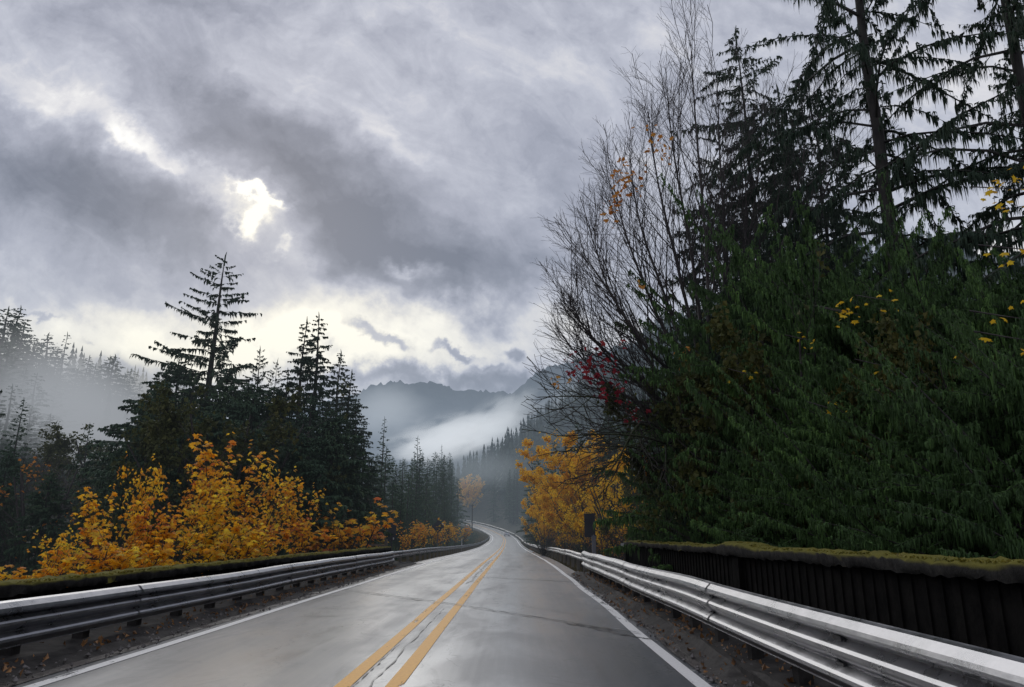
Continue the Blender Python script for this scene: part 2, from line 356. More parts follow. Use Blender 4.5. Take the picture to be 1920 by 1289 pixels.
# ------------------------------------------------------------------ guardrails
m, t = newmat("galvanised_steel")
g = t.n("ShaderNodeNewGeometry").outputs["Position"]; a = t.noise(g, 2.2, 5, .65); b_ = t.noise(t.scale(g, (8, 8, 60)), 1, 3, .6); rr = t.noise(g, 30, 3)
c = t.mix(t.sstep(a.outputs[0], .3, .7), (0.22, 0.225, 0.24), (0.37, 0.37, 0.39)); c = t.mix(t.m("MULTIPLY", t.sstep(b_.outputs[0], .6, .78), .45), c, (0.20, 0.18, 0.165))
p = t.n("ShaderNodeBsdfPrincipled", i_Base_Color=c, i_Roughness=t.sstep(a.outputs[0], .3, .7, .25, .38), i_Metallic=0.95); bb = t.n("ShaderNodeBump", i_Strength=.12, i_Distance=.01, i_Height=rr.outputs[0]); t.t.links.new(bb.outputs[0], p.inputs["Normal"]); outp(t, p.outputs[0]); M["steel"] = m
M["bolt"] = simple_mat("dark_bolt", (0.03, 0.03, 0.032), (0.06, 0.06, 0.06), .5, 5, metallic=.3)
M["wood"] = simple_mat("weathered_timber", (0.10, 0.085, 0.07), (0.20, 0.18, 0.15), .85, 4, bump=.4, stretch=(1, 1, .2))
def corrug(ridges, H, depth):
    """profile from the top edge down: (offset towards the road, height)"""
    pts = []; q = H/ridges
    pts.append((0.0, 0.0)); pts.append((0.012, -0.006))
    for k in range(ridges):
        z = -q*k
        if k == 0 and ridges > 2:
            pts += [(depth*.45, -.018), (depth*1.0, -.075), (depth*1.12, -.105), (depth*1.1, -.12), (depth*.8, -.14), (depth*.2, -.165), (0.0, -.185), (0.0, -.19)]; continue
        pts += [(depth*.22, z-.02*q), (depth*.80, z-.22*q), (depth, z-.34*q), (depth, z-.50*q), (depth*.82, z-.62*q), (depth*.2, z-.84*q), (0.0, z-.92*q)]
        if k < ridges-1: pts.append((0.0, z-1.0*q))
    pts.append((0.0, -H))
    return np.array(pts)
def beam_mesh(prof, I, side, off, ztop, seed, dent=.012, thick=True):
    """side +1: rail on the right of the road, faces left"""
    r = rs(seed); n = len(I); wz = smooth(r.randn(n+4)*dent*3.2, 13)[:n]; wo = smooth(r.randn(n+4)*dent*3.0, 13)[:n]
    offv = off if np.ndim(off) else np.full(n, off); zt = ztop if np.ndim(ztop) else np.full(n, ztop)
    G = np.zeros((n, len(prof), 3))
    for j, (o, z) in enumerate(prof):
        oo = offv + wo*(1-.4*j/len(prof)) - side*o
        G[:, j, 0] = PX[I]+NX[I]*oo; G[:, j, 1] = PY[I]+NY[I]*oo; G[:, j, 2] = PZ[I]+zt+wz*(1-.6*j/len(prof))+z
    return G
def guardrail(label, side, off, ztop, Ya, Yb, ridges, H, depth, spacing, seed, step=1, postdrop=0.0, woodpost=True, flare=None):
    i0, i1 = ypos(Ya), ypos(Yb); I = np.arange(i0, i1, step)
    root = thing("guardrail", label, "guardrail", tuple(path_pt(i0, off)), group=None)
    loc = np.array(root.location)
    offv = np.full(len(I), off, float)
    zt = np.full(len(I), ztop, float)
    if flare is not None: offv += side*flare*(1-sm(np.arange(len(I))*step*.5, 0, 6))**2*0
    prof = corrug(ridges, H, depth)
    b = MB(); G = beam_mesh(prof, I, side, offv, zt, seed); b.grid(G-loc); bk = prof.copy(); 
    o = b.obj("beam", M["steel"], root, smooth=False)
    md = o.modifiers.new("s", "SOLIDIFY"); md.thickness = 0.006; md.offset = 0
    # posts, blockouts
    k = int(spacing*2)
    pi_ = list(range(i0+2, i1-1, k))[:99]
    pm = None
    for q, i in enumerate(pi_):
        c = path_pt(i, off+side*.20)-loc; rz = math.atan2(NY[i], NX[i])
        if q == 0:
            b = MB(); b.box((0, 0, (ztop-.06-postdrop)/2-.12), (.15, .17, ztop+.10-postdrop), rz=0); pm = b.mesh("post", M["wood"] if woodpost else M["kerb"])
            b = MB(); b.box((-side*.115, 0, ztop-.06-H/2), (.09, .15, H*.8)); bmsh = b.mesh("blockout", M["bolt"])
        po = link("post", pm, root); po.location = c; po.rotation_euler = (0, 0, rz)
        bo = link("blockout", bmsh, po)
    # lap splices with bolts
    for q, i in enumerate(range(i0+3, min(i1-4, i0+150), 8)):
        lap = (q % 2 == 0)
        J = np.arange(i, i+2)
        b = MB()
        if lap:
            Gs = beam_mesh(prof*np.array([1.0, 1.0])+np.array([.016, .004]), I, side, offv, zt, seed)[i-i0:i-i0+2]
            mid_ = Gs[0]+(Gs[1]-Gs[0])*.45; b.grid(np.stack([Gs[0], mid_])-loc)
            b.obj("splice", M["steel"], root)
        b = MB(); Gb = G[i-i0]
        for rj in range(ridges-1 if ridges > 1 else 1):
            j = 2+7 + rj*8
            if j < len(Gb):
                pt = Gb[j]-loc; b = MB(); b.box(pt+np.array([-side*.02, 0, 0]), (.03, .16 if not lap else .05, .035 if not lap else .05)); b.obj("bolt", M["bolt"], root)
                if lap: b = MB(); b.box(pt+np.array([-side*.015, .12, .0]), (.04, .04, .04)); b.obj("bolt", M["bolt"], root)
    return root
TH = dict(ridges=3, H=.60, depth=.10)
guardrail("galvanised three ridge guardrail along the right kerb of the bridge, nearest to the mossy balustrade", 1, 4.24, .86, 1.0, 30, seed=1, spacing=1.9, woodpost=False, postdrop=0, **TH)
guardrail("galvanised three ridge guardrail along the left kerb of the bridge, below the yellow maples", -1, -4.52, .74, 2.5, 37, seed=2, spacing=1.9, woodpost=False, ridges=3, H=.54, depth=.10)
WB = dict(ridges=2, H=.33, depth=.085)
guardrail("two ridge guardrail on timber posts beyond the right end of the bridge", 1, 4.55, .70, 30.3, 262, seed=3, spacing=3.5, step=2, **WB)
guardrail("two ridge guardrail on timber posts beyond the left end of the bridge", -1, -4.7, .70, 37.6, 236, seed=4, spacing=3.0, step=2, **WB)
guardrail("distant guardrail on the outside of the climbing left bend", 1, 4.6, .75, 268, 440, seed=5, spacing=4.0, step=2, **WB)
# transition pieces where three ridges taper into two
def transition(side, off0, off1, Y, z0, z1, label):
    n = 8; b = MB(); i = ypos(Y); P0 = corrug(3, .60 if side > 0 else .54, .1); P1 = corrug(3, .33, .085); G = []
    for k in range(n):
        f = k/(n-1); pr = P0*(1-f)+P1*f; c = path_pt(i, off0+(off1-off0)*f); c[1] = Y-.6+f*1.4; G.append([(c[0]-side*o, c[1]+.12*z, road_z(Y)+z0*(1-f)+z1*f+z - .04*sin(f*pi)) for o, z in pr])
    b.grid(np.array(G)); o = tag(b.obj("rail_transition", M["steel"]), label, "guardrail"); md = o.modifiers.new("s", "SOLIDIFY"); md.thickness = .008
transition(1, 4.24, 4.55, 30.2, .86, .70, "tapered steel connector where the right bridge rail meets the roadside rail")
transition(-1, -4.52, -4.7, 37.3, .74, .70, "dented steel connector where the left bridge rail meets the roadside rail")

# ------------------------------------------------------------------ concrete parapets
m, t = newmat("mossy_concrete")
geo = t.n("ShaderNodeNewGeometry"); g = geo.outputs["Position"]; a = t.noise(g, 1.1, 6, .7); b_ = t.noise(g, 7, 6, .75)
nz = t.n("ShaderNodeSeparateXYZ"); t.set(nz.inputs[0], geo.outputs["Normal"])
c = t.mix(t.sstep(b_.outputs[0], .35, .7), (0.010, 0.0095, 0.009), (0.032, 0.030, 0.027)); c = t.mix(t.m("MULTIPLY", t.sstep(a.outputs[0], .58, .70), .25), c, (0.10, 0.10, 0.095))
ms = t.mix(b_.outputs[0], (0.05, 0.055, 0.010), (0.22, 0.19, 0.03))
c = t.mix(t.m("MULTIPLY", t.sstep(nz.outputs[2], .25, .7), t.sstep(a.outputs[0], .25, .4)), c, ms)
p = t.n("ShaderNodeBsdfPrincipled", i_Base_Color=c, i_Roughness=.9); p.inputs["Specular IOR Level"].default_value = .2
bb = t.n("ShaderNodeBump", i_Strength=.8, i_Distance=.03, i_Height=b_.outputs[0]); t.t.links.new(bb.outputs[0], p.inputs["Normal"]); outp(t, p.outputs[0]); M["parapet"] = m
M["darkconc"] = simple_mat("dark_concrete", (0.005, 0.005, 0.005), (0.014, 0.013, 0.012), .95, 3, bump=.5, world=True, spec=.05)  # near-black concrete tone for the lower parapet parts
M["moss"] = foliage_mat("moss", [(0.05, 0.05, 0.008), (0.13, 0.12, 0.015), (0.24, 0.20, 0.03), (0.12, 0.09, 0.03)], .1, noise_scale=1.5)
def parapet(label, X, Y0, Y1, ztop, seed, hump=None, nb=85, sgn=1):
    root = thing("bridge_parapet", label, "parapet", (X, Y0, 0))
    r = rs(seed); n = int((Y1-Y0)/.12); Y = np.linspace(Y0, Y1, n); hz = smooth(r.randn(n+2)*.022, 15)[:n]
    hz2 = hz + (hump[2]*np.exp(-((Y-hump[0])/hump[1])**4) if hump else 0)
    prof = [(-.17,-.16),(-.19,-.13),(-.2,-.03),(-.15,.0),(-.05,.02),(.05,.02),(.15,.0),(.2,-.03),(.19,-.13),(.17,-.16)]
    G = np.zeros((n, len(prof), 3))
    for j, (o, z) in enumerate(prof):
        G[:, j, 0] = o*(1+ (.35*np.exp(-((Y-hump[0])/hump[1])**4) if hump else 0)) + smooth(r.randn(n+2)*.02, 5)[:n]; G[:, j, 1] = Y-Y0; G[:, j, 2] = ztop+z+(hz2 if z > -.1 else hz*.2)+smooth(r.randn(n+2)*.014, 3)[:n]
    b = MB(); b.grid(G)
    for e in (0, n-1): b.add(G[e], [[0, 1, 8, 9], [1, 2, 7, 8], [2, 3, 6, 7], [3, 4, 5, 6]])
    b.obj("top_rail", M["parapet"], root, smooth=True)
    # moss tufts on the top rail
    k = int((Y1-Y0)*420); yy = r.rand(k)*(Y1-Y0); xx = (r.rand(k)-.5)*.34; zz = ztop+.0+np.interp(yy+Y0, Y, hz2)
    keep = vnoise(yy*1.6, xx*3, seed) > -.35; yy, xx, zz = yy[keep], xx[keep], zz[keep]; k = len(yy)
    c = np.stack([xx, yy, zz], -1); d = unit(r.randn(k, 3)+np.array([0, 0, .6])); w = unit(np.cross(d, r.randn(k, 3))); s_ = .009+.014*r.rand(k, 1)
    V = np.stack([c-w*s_, c+w*s_, c+w*s_*.4+d*s_*1.3, c-w*s_*.4+d*s_*1.3], 1); b = MB(); b.add(V, np.arange(4*k).reshape(k, 4)); b.obj("moss_layer", M["moss"], root)
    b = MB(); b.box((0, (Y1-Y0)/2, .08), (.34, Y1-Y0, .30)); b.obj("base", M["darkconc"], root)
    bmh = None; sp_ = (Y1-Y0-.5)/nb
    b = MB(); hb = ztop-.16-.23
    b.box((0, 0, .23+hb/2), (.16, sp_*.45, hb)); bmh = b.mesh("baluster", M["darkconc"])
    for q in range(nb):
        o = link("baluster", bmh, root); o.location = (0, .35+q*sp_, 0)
    b = MB(); b.box((-.045*sgn, (Y1-Y0)/2, .23+hb/2), (.03, Y1-Y0-.05, hb)); b.obj("shadow_panel", M["darkconc"], root)  # dark sheet standing in for the shade between the balusters
    b = MB()
    ends = [Y1-Y0-.22]+([hump[0]-Y0] if hump else [])
    for e in ends:
        b = MB(); b.box((0, e, (ztop-.16)/2+.02), (.36, .42, ztop-.2)); b.obj("pier", M["darkconc"], root)
    return root
parapet("dark concrete balustrade with mossy top rail beside the tall cedars", 4.32, 3.5, 28.6, 1.27, 1, hump=(14.2, 1.1, .07))
parapet("low rough concrete parapet with mossy top below the yellow maples", -7.05, 3.5, 41.5, .86, 2, nb=90, sgn=-1)

# ------------------------------------------------------------------ plants
def conifer(seed, H, R, lo=.06, nb=90, tpb=26, twl=.5, w=.05, up=.15, droop=.5, tip=.0, hang=.5, prof_p=.8, fan=1, jag=.3, trunk_r=None, k=4, limb=True, minlen=.15, bottom=.12, jit=.10):
    """returns (trunk MB, crown MB) of a conifer of height H standing at the origin"""
    r = rs(seed)
    tz = np.linspace(0, H, 14); lean = np.cumsum(r.randn(14, 2)*H*.0018, 0)
    trunk_r = trunk_r or H*.013
    T = MB(); P = np.stack([lean[:, 0], lean[:, 1], tz-.4], -1); Rr = trunk_r*(1-tz/H)**.85+.012
    T.tubes(P, Rr, 8)
    f = (np.arange(nb)+r.rand(nb))/nb; z = H*(lo+(0.992-lo)*f**1.0)
    q = z/H; L = R*np.clip((1-q), 0, 1)**prof_p*np.clip((q-lo)/bottom*.5+.6, 0, 1)*(1-jag+2*jag*r.rand(nb)) + minlen
    az = np.arange(nb)*2.399+r.randn(nb)*.5
    dh = np.stack([np.cos(az), np.sin(az), np.zeros(nb)], -1); pr = np.stack([-np.sin(az), np.cos(az), np.zeros(nb)], -1)
    upb = up+.35*q+r.randn(nb)*jit; drb = droop*(1-.5*q)*(.7+.6*r.rand(nb)); bend = r.randn(nb)*.25
    ox, oy = np.interp(z, tz, lean[:, 0]), np.interp(z, tz, lean[:, 1])
    def bp(i, s):
        s = np.asarray(s); l = L[i]*s
        p_ = dh[i]*l[..., None] + pr[i]*(bend[i]*L[i]*s*s)[..., None]
        p_[..., 2] += z[i] + L[i]*(upb[i]*s - drb[i]*s*s + tip*s**4)
        p_[..., 0] += ox[i]; p_[..., 1] += oy[i]; return p_
    if limb:
        S_ = np.linspace(0, 1, 6); PB = np.stack([bp(np.arange(nb), np.full(nb, s)) for s in S_], 1)
        RB = np.outer(np.clip(L*.011, .008, .07), (1-S_)*.9+.12); T.tubes(PB, RB, 3)
    cnt = np.maximum(3, (tpb*(L/R)**.9)).astype(int); i = np.repeat(np.arange(nb), cnt); m = len(i)
    s = .08+.92*r.rand(m)**.75; p0 = bp(i, s); p1 = bp(i, np.minimum(s+.05, 1.05)); Tn = unit(p1-p0)
    side = np.where(r.rand(m) < .5, -1, 1)[:, None]; beta = (0.35+.9*r.rand(m))[:, None]
    d = unit(Tn*np.cos(beta)+pr[i]*side*np.sin(beta)+np.array([0, 0, 1])*r.randn(m, 1)*(.1+.8*jit))
    l = (twl*(1.15-.75*s)*(.4+.8*r.rand(m))*np.clip(L[i]/R+.25, .3, 1))[:, None]
    C = MB()
    for fk in range(fan):
        if fk:
            dd = unit(d+r.randn(m, 3)*.45); st = p0+d*l*r.rand(m, 1)*.6+np.array([0, 0, -1])*hang*l*.1; ll = l*(.45+.3*r.rand(m, 1))
        else: dd, st, ll = d, p0, l
        dn = np.array([0, 0, -1.0])
        a0 = st; a1 = st+dd*ll*.5+dn*hang*ll*.18; a2 = st+dd*ll*(1-.35*hang)+dn*hang*ll*(.75+.4*r.rand(m, 1))
        wv = unit(np.cross(dd, unit(r.randn(m, 3)+np.array([0, 0, .8]))))*w*(.6+.8*r.rand(m, 1))
        V = np.stack([a0-wv*.5, a0+wv*.5, a1-wv, a1+wv, a2-wv*.12, a2+wv*.12], 1)
        b = np.arange(m)[:, None]*6
        C.add(V, np.concatenate([b+[[0, 1, 3, 2]], b+[[2, 3, 5, 4]]]))
    # leader
    C.tubes(np.array([[lean[-1, 0], lean[-1, 1], H-.9], [lean[-1, 0]+.02, lean[-1, 1], H-.1], [lean[-1, 0]+.08, lean[-1, 1], H+.25]]), np.array([.05, .04, .01])*H/22, 4)
    return T, C
def spawn(r, P, R, per, lf, ang, curl, n=6, s0=.15, s1=.98, rad=.5, planar=None, lmin=0.0, up=0.0):
    """children of a batch of limbs: P (m,n0,3) -> (m*per, n, 3)"""
    m, n0, _ = P.shape; i = np.repeat(np.arange(m), per); M_ = len(i)
    Ls = np.linalg.norm(np.diff(P, axis=1), axis=2).sum(1)
    s = s0+(s1-s0)*(np.tile(np.arange(per), m)+r.rand(M_))/per; x = s*(n0-1); a = np.clip(x.astype(int), 0, n0-2); f = (x-a)[:, None]
    p0 = P[i, a]*(1-f)+P[i, a+1]*f; T = unit(P[i, a+1]-P[i, a]); rr = (R[i, a]*(1-f[:, 0])+R[i, a+1]*f[:, 0])
    rv = unit(np.cross(T, r.randn(M_, 3))); an = (ang*(.7+.6*r.rand(M_)))[:, None]
    d = unit(T*np.cos(an)+rv*np.sin(an)+np.array([0, 0, up]))
    L = (Ls[i]*lf*(1.15-.75*s)*(.5+.9*r.rand(M_))+lmin)[:, None]
    t_ = np.linspace(0, 1, n); bendv = unit(r.randn(M_, 3))*.12+np.array([0, 0, 1.0])*curl
    C = p0[:, None]+d[:, None]*L[:, None]*t_[None, :, None]+bendv[:, None]*L[:, None]*(t_**2)[None, :, None]
    C += r.randn(M_, n, 3)*L[:, None]*.018*t_[None, :, None]
    R2 = np.outer(rr*rad, 1-.8*t_)+.0015
    return C, R2
def curve(pts, n):
    """Catmull-Rom through points"""
    pts = np.asarray(pts, float); k = len(pts); q = np.concatenate([[2*pts[0]-pts[1]], pts, [2*pts[-1]-pts[-2]]]); t_ = np.linspace(0, k-1-1e-6, n); i = t_.astype(int); f = (t_-i)[:, None]
    a, b_, c, d = q[i], q[i+1], q[i+2], q[i+3]
    return .5*((2*b_)+(c-a)*f+(2*a-5*b_+4*c-d)*f**2+(3*b_-a-3*c+d)*f**3)
LEAF = np.array([[0,0],[.30,.04],[.62,-.05],[.50,.20],[.80,.45],[.48,.50],[.42,.66],[.20,.60],[.0,1.05],[-.20,.60],[-.42,.66],[-.48,.50],[-.80,.45],[-.50,.20],[-.62,-.05],[-.30,.04]])
def big_leaves(B, pos, size, r, droop=.6, mat=0):
    """five lobed leaves, folded along the midrib and hanging from their stalk"""
    m = len(pos); az = r.rand(m)*2*pi; pit = -(droop*(.3+1.0*r.rand(m)))
    u = np.stack([np.cos(az)*np.cos(pit), np.sin(az)*np.cos(pit), np.sin(pit)], -1); h_ = unit(np.cross(u, np.array([0, 0, 1.0])+r.randn(m, 3)*.3)); nrm = np.cross(h_, u)
    sz = (size*(.55+.75*r.rand(m)))[:, None, None]; x = LEAF[:, 0]; y = LEAF[:, 1]
    fold = (.15+.35*r.rand(m))[:, None, None]
    V = pos[:, None]+(h_[:, None]*x[None, :, None]+u[:, None]*y[None, :, None] - nrm[:, None]*(np.abs(x)[None, :, None]*fold + (y**2)[None, :, None]*.22))*sz
    ctr = pos[:, None]+u[:, None]*.42*sz[:, :1]; V = np.concatenate([V, ctr], 1)
    k = len(LEAF); base = np.arange(m)[:, None, None]*(k+1)
    F_ = np.array([[j, (j+1) % k, k] for j in range(k)])[None]+base; B.add(V, F_.reshape(-1, 3), mat)
def small_leaves(B, pos, size, r, mat=0, down=.3, asp=.6):
    m = len(pos); u = unit(r.randn(m, 3)+np.array([0, 0, -down*2])); h_ = unit(np.cross(u, r.randn(m, 3))); s = (size*(.5+r.rand(m)))[:, None]; nr = np.cross(h_, u)*.25
    V = np.stack([pos, pos+(h_*asp*.5+u*.45+nr)*s, pos+u*s, pos+(-h_*asp*.5+u*.45+nr)*s], 1); B.add(V, np.arange(4*m).reshape(m, 4), mat)
def near_pts(P, per, spread, r, s0=.2):
    m, n, _ = P.shape; i = np.repeat(np.arange(m), per); x = (s0+(1-s0)*r.rand(len(i)))*(n-1); a = np.clip(x.astype(int), 0, n-2); f = (x-a)[:, None]
    return P[i, a]*(1-f)+P[i, a+1]*f+r.randn(len(i), 3)*spread

PROTO = {}
def proto(key, name, T, C, mats_t, mat_c, H, crown="crown"):
    PROTO[key] = (name, T.mesh("trunk", mats_t, True) if T else None, C.mesh(crown, mat_c), H, crown)
def plant(key, label, cat, loc, sc=1.0, sxy=1.0, rz=0.0, group=None, name=None, lean=0.0):
    nm, tm, cm, H, crown = PROTO[key]
    root = thing(name or nm, label, cat, tuple(loc), rz, group); root.scale = (sc*sxy, sc*sxy, sc); root.rotation_euler = (0, lean, rz)
    if tm: link("trunk", tm, root)
    link(crown, cm, root); return root
def plant_px(key, label, px, py, Y, sxy=1.0, rz=None, group=None, base=None, cat="conifer", name=None, seed=0):
    p_ = at(px, py, Y); z0 = float(terrain(np.array([p_[0]]), np.array([Y]))[0]) if base is None else base
    H = PROTO[key][3]; sc = (p_[2]-z0)/H
    return plant(key, label, cat, (p_[0], Y, z0-.15), sc, sxy, rz if rz is not None else rs(int(px*7+py*3+Y)).rand()*6.28, group, name)

# prototypes: conifers
T, C = conifer(11, 24, 5.9, lo=.10, nb=125, tpb=95, twl=.8, w=.05, up=.12, droop=.45, tip=.16, hang=1.0, prof_p=.78, fan=3, jag=.42); proto("spruce", "spruce_tree", T, C, M["bark"], M["spruce"], 24)
T, C = conifer(12, 22, 4.2, lo=.05, nb=150, tpb=75, twl=.8, w=.05, up=.12, droop=.75, tip=.1, hang=.95, prof_p=.85, fan=3, jag=.3); proto("hemlock", "hemlock_tree", T, C, M["bark"], M["spruce"], 22)
T, C = conifer(13, 20, 4.6, lo=.02, nb=240, tpb=70, twl=.9, w=.07, up=.25, droop=.75, tip=.05, hang=.9, prof_p=.6, fan=3, jag=.25); proto("cedar", "cedar_tree", T, C, M["bark"], M["conifer"], 20)
T, C = conifer(14, 20, 4.0, lo=.03, nb=170, tpb=55, twl=.8, w=.06, up=.2, droop=.45, tip=.1, hang=.5, prof_p=.8, fan=3, jag=.3); proto("fir", "fir_tree", T, C, M["bark"], M["conifer"], 20)
T, C = conifer(15, 20, 3.2, lo=.05, nb=120, tpb=34, twl=.8, w=.09, up=.15, droop=.35, hang=.5, prof_p=.85, fan=2, jag=.3, limb=False); proto("mid1", "conifer_tree", T, C, M["bark"], M["conifer"], 20)
T, C = conifer(16, 20, 3.8, lo=.05, nb=110, tpb=34, twl=.9, w=.09, up=.1, droop=.5, hang=.7, prof_p=.7, fan=2, jag=.4, limb=False); proto("mid2", "conifer_tree", T, C, M["bark"], M["conifer"], 20)
T, C = conifer(17, 20, 3.4, lo=.08, nb=70, tpb=26, twl=.9, w=.10, up=.2, droop=.3, hang=.4, prof_p=.9, fan=2, jag=.45); proto("mid3", "conifer_tree", T, C, M["bark"], M["conifer"], 20)
# near roadside cedars: very dense drooping sprays
T, C = conifer(21, 18, 5.0, lo=.0, nb=300, tpb=110, twl=.62, w=.030, up=.30, droop=.6, tip=.0, hang=1.5, prof_p=.45, fan=5, jag=.7, jit=.55, trunk_r=.2); proto("nearcedar", "cedar_tree", T, C, M["bark"], M["cedar"], 18)
T, C = conifer(22, 14, 4.4, lo=.0, nb=280, tpb=105, twl=.5, w=.026, up=.40, droop=.5, tip=.0, hang=1.4, prof_p=.4, fan=5, jag=.75, jit=.6, trunk_r=.16); proto("nearcedar2", "cedar_tree", T, C, M["bark"], M["cedar"], 14)
T, C = conifer(23, 30, 5.2, lo=.16, nb=150, tpb=85, twl=.55, w=.026, up=.12, droop=.85, tip=.1, hang=1.3, prof_p=.35, fan=5, jag=.8, trunk_r=.33, jit=.2); proto("oldhemlock", "hemlock_tree", T, C, M["bark"], M["spruce"], 30)
T, C = conifer(24, 27, 3.9, lo=.05, nb=190, tpb=55, twl=.65, w=.030, up=-.02, droop=.75, tip=.12, hang=1.05, prof_p=.5, fan=5, jag=.75, trunk_r=.2, jit=.25); proto("tallcedar", "cedar_tree", T, C, M["bark"], M["spruce"], 27)
T, C = conifer(25, 26, 3.2, lo=.10, nb=170, tpb=36, twl=.7, w=.038, up=-.02, droop=.8, tip=.1, hang=1.1, prof_p=.45, fan=5, jag=.8, trunk_r=.16, jit=.3); proto("slimcedar", "cedar_tree", T, C, M["bark"], M["spruce"], 26)

# ---- left stand
G1 = "conifers in the dense stand left of the road"
plant_px("spruce", "tallest spruce left of the road with open drooping branches against the bright cloud gap", 415, 474, 55, 1.35, rz=1.0)
plant_px("hemlock", "narrow hemlock with a bent tip, left one of the twin spires", 571, 594, 52, 1.1, rz=2.0)
plant_px("hemlock", "narrow hemlock with an upright tip, right one of the twin spires", 605, 587, 54, 1.35, rz=4.4)
plant_px("spruce", "short sparse spruce standing between the tallest spruce and the twin spires", 490, 648, 60, .95, rz=3.0)
plant_px("spruce", "thin spruce just right of the tallest spruce", 518, 672, 58, .8, rz=.6)
for k, (px, py, Y, s) in enumerate([(655, 692, 56, 1.1), (640, 655, 60, 1.0), (672, 745, 52, 1.0), (545, 690, 50, 1.1), (684, 790, 55, .9)]):
    plant_px("hemlock", "dark hemlock crowded below the twin spires", px, py, Y, s*1.3, group=G1)
for k, (px, py, Y, s) in enumerate([(330, 672, 56, 1.15), (300, 712, 48, 1.0), (370, 700, 50, 1.15), (440, 702, 51, 1.1), (478, 715, 48, 1.0), (285, 760, 44, .95), (262, 800, 42, .8), (515, 722, 50, 1.0), (588, 740, 47, 1.0), (625, 765, 46, 1.0), (400, 760, 42, 1.2), (350, 800, 40, 1.0), (480, 800, 42, 1.1), (560, 810, 42, 1.1), (655, 820, 47, .9)]):
    plant_px(("cedar", "fir")[k % 3 == 2], "dense dark evergreen packed beneath the tall spruce and the twin spires", px, py, Y, s*1.5, group=G1, name="evergreen_tree")
# hazy trees and the row right of the stand
plant_px("mid3", "pale hazy conifer standing right of the dark stand", 722, 782, 135, 1.1)
plant_px("mid3", "pale hazy conifer above the row of small trees by the road", 783, 818, 140, 1.1)
G2 = "conifers lining the left side of the road before the bend"
r = rs(5)
rowL = [(708,850,62),(728,835,75),(745,868,80),(757,858,95),(772,862,110),(790,846,120),(803,858,135),(820,850,150),(835,852,165),(845,860,185),(700,872,58),(718,880,68),(738,892,72),(765,880,88),(782,885,100),(800,880,112),(815,884,130),(830,880,150),(848,882,175),(858,896,200),(752,915,70),(775,920,82),(805,915,105),(835,912,140),(690,905,52),(715,925,56)]
for k, (px, py, Y) in enumerate(rowL): plant_px(("mid1", "mid2", "fir")[k % 3], "dark green conifer in the row left of the road before the bend", px, py, Y, .8+.5*r.rand(), group=G2, name="conifer_tree")
G3 = "trees closing the valley behind the bend"
for k in range(46):
    px = 690+rs(k).rand()*160; Y = 250+rs(k+90).rand()*150; py = 868-abs(rs(k+50).randn())*9+(Y-250)*-.03
    if at(px, py, Y)[0] > road_x(Y)-8: continue
    plant_px(("mid1", "mid2", "mid3")[k % 3], "small distant conifer closing the valley left of the bend", px, py, Y, .9+.4*r.rand(), group=G3, name="conifer_tree")
# left edge and misty slope
plant_px("spruce", "dark spruce cut by the left edge, nearest tree on that side", -22, 515, 38, .55, rz=2.2)
plant_px("mid1", "green pointed conifer standing in front of the mist", 170, 792, 62, 1.25)
plant_px("mid1", "slim dark conifer near the left edge below the mist", 44, 745, 66, 1.1)
plant_px("cedar", "broad dark conifer near the left edge behind the yellow maples", 22, 835, 48, 1.0)
plant_px("cedar", "low dark conifer filling the gap behind the first yellow maple", 100, 880, 46, 1.1)
plant_px("fir", "low dark conifer left of the dense stand", 215, 868, 52, 1.1)
plant_px("fir", "dark conifer just left of the dense stand at its foot", 245, 860, 48, 1.0)
plant_px("mid3", "open pale conifer alone on the misty slope skyline", 128, 624, 140, 1.25)
G4 = "conifers on the misty slope"
for k, (px, py, Y) in enumerate([(12,575,128),(36,572,130),(52,606,126),(66,640,128),(90,626,138),(104,655,132),(150,690,140),(164,666,146),(186,682,142),(204,668,150),(216,664,150),(232,700,150),(250,692,165),(262,720,170),(280,735,190),(20,640,118),(45,690,115),(75,700,112),(110,720,120),(140,745,125),(180,740,130),(222,745,140),(300,722,220),(-10,600,125),(60,760,105),(100,775,108),(20,720,104)]):
    plant_px(("fir", "hemlock", "mid2")[k % 3], "conifer half hidden by mist on the slope at the left", px, py, Y, 1.7+.6*rs(k).rand(), group=G4, name="conifer_tree")
for k, (px, py, Y) in enumerate([(1085,792,85),(1140,738,70),(1178,760,62),(1225,720,55),(1120,812,80),(1200,815,52),(1260,770,48),(1010,838,140),(1040,826,120),(1010,872,190),(1005,890,215),(1000,880,240),(1018,900,150),(1262,880,46),(1290,830,42)]):
    plant_px(("mid2", "hemlock", "mid1", "fir")[k % 4], "dark conifer rising behind the golden tree and the bare maple", px, py, Y, 1.0+.3*rs(k).rand(), group="conifers behind the golden tree", name="conifer_tree")
for k in range(60):
    q = rs(k+300); Y = 240+q.rand()*230; px = 925+q.rand()*170; x = at(px, 900, Y)[0]
    if abs(x-road_x(Y)) < 11 or (x-road_x(Y)) < 0 and Y < 420: continue
    z = float(terrain(np.array([x]), np.array([Y]))[0]); H = 17+10*q.rand()
    plant(("mid1", "mid2", "mid3")[k % 3], "conifer on the hillside right of the bend", "conifer", (x, Y, z-.3), H/20, 1.1+.4*q.rand(), q.rand()*6, "conifers on the hillside right of the bend", "conifer_tree")

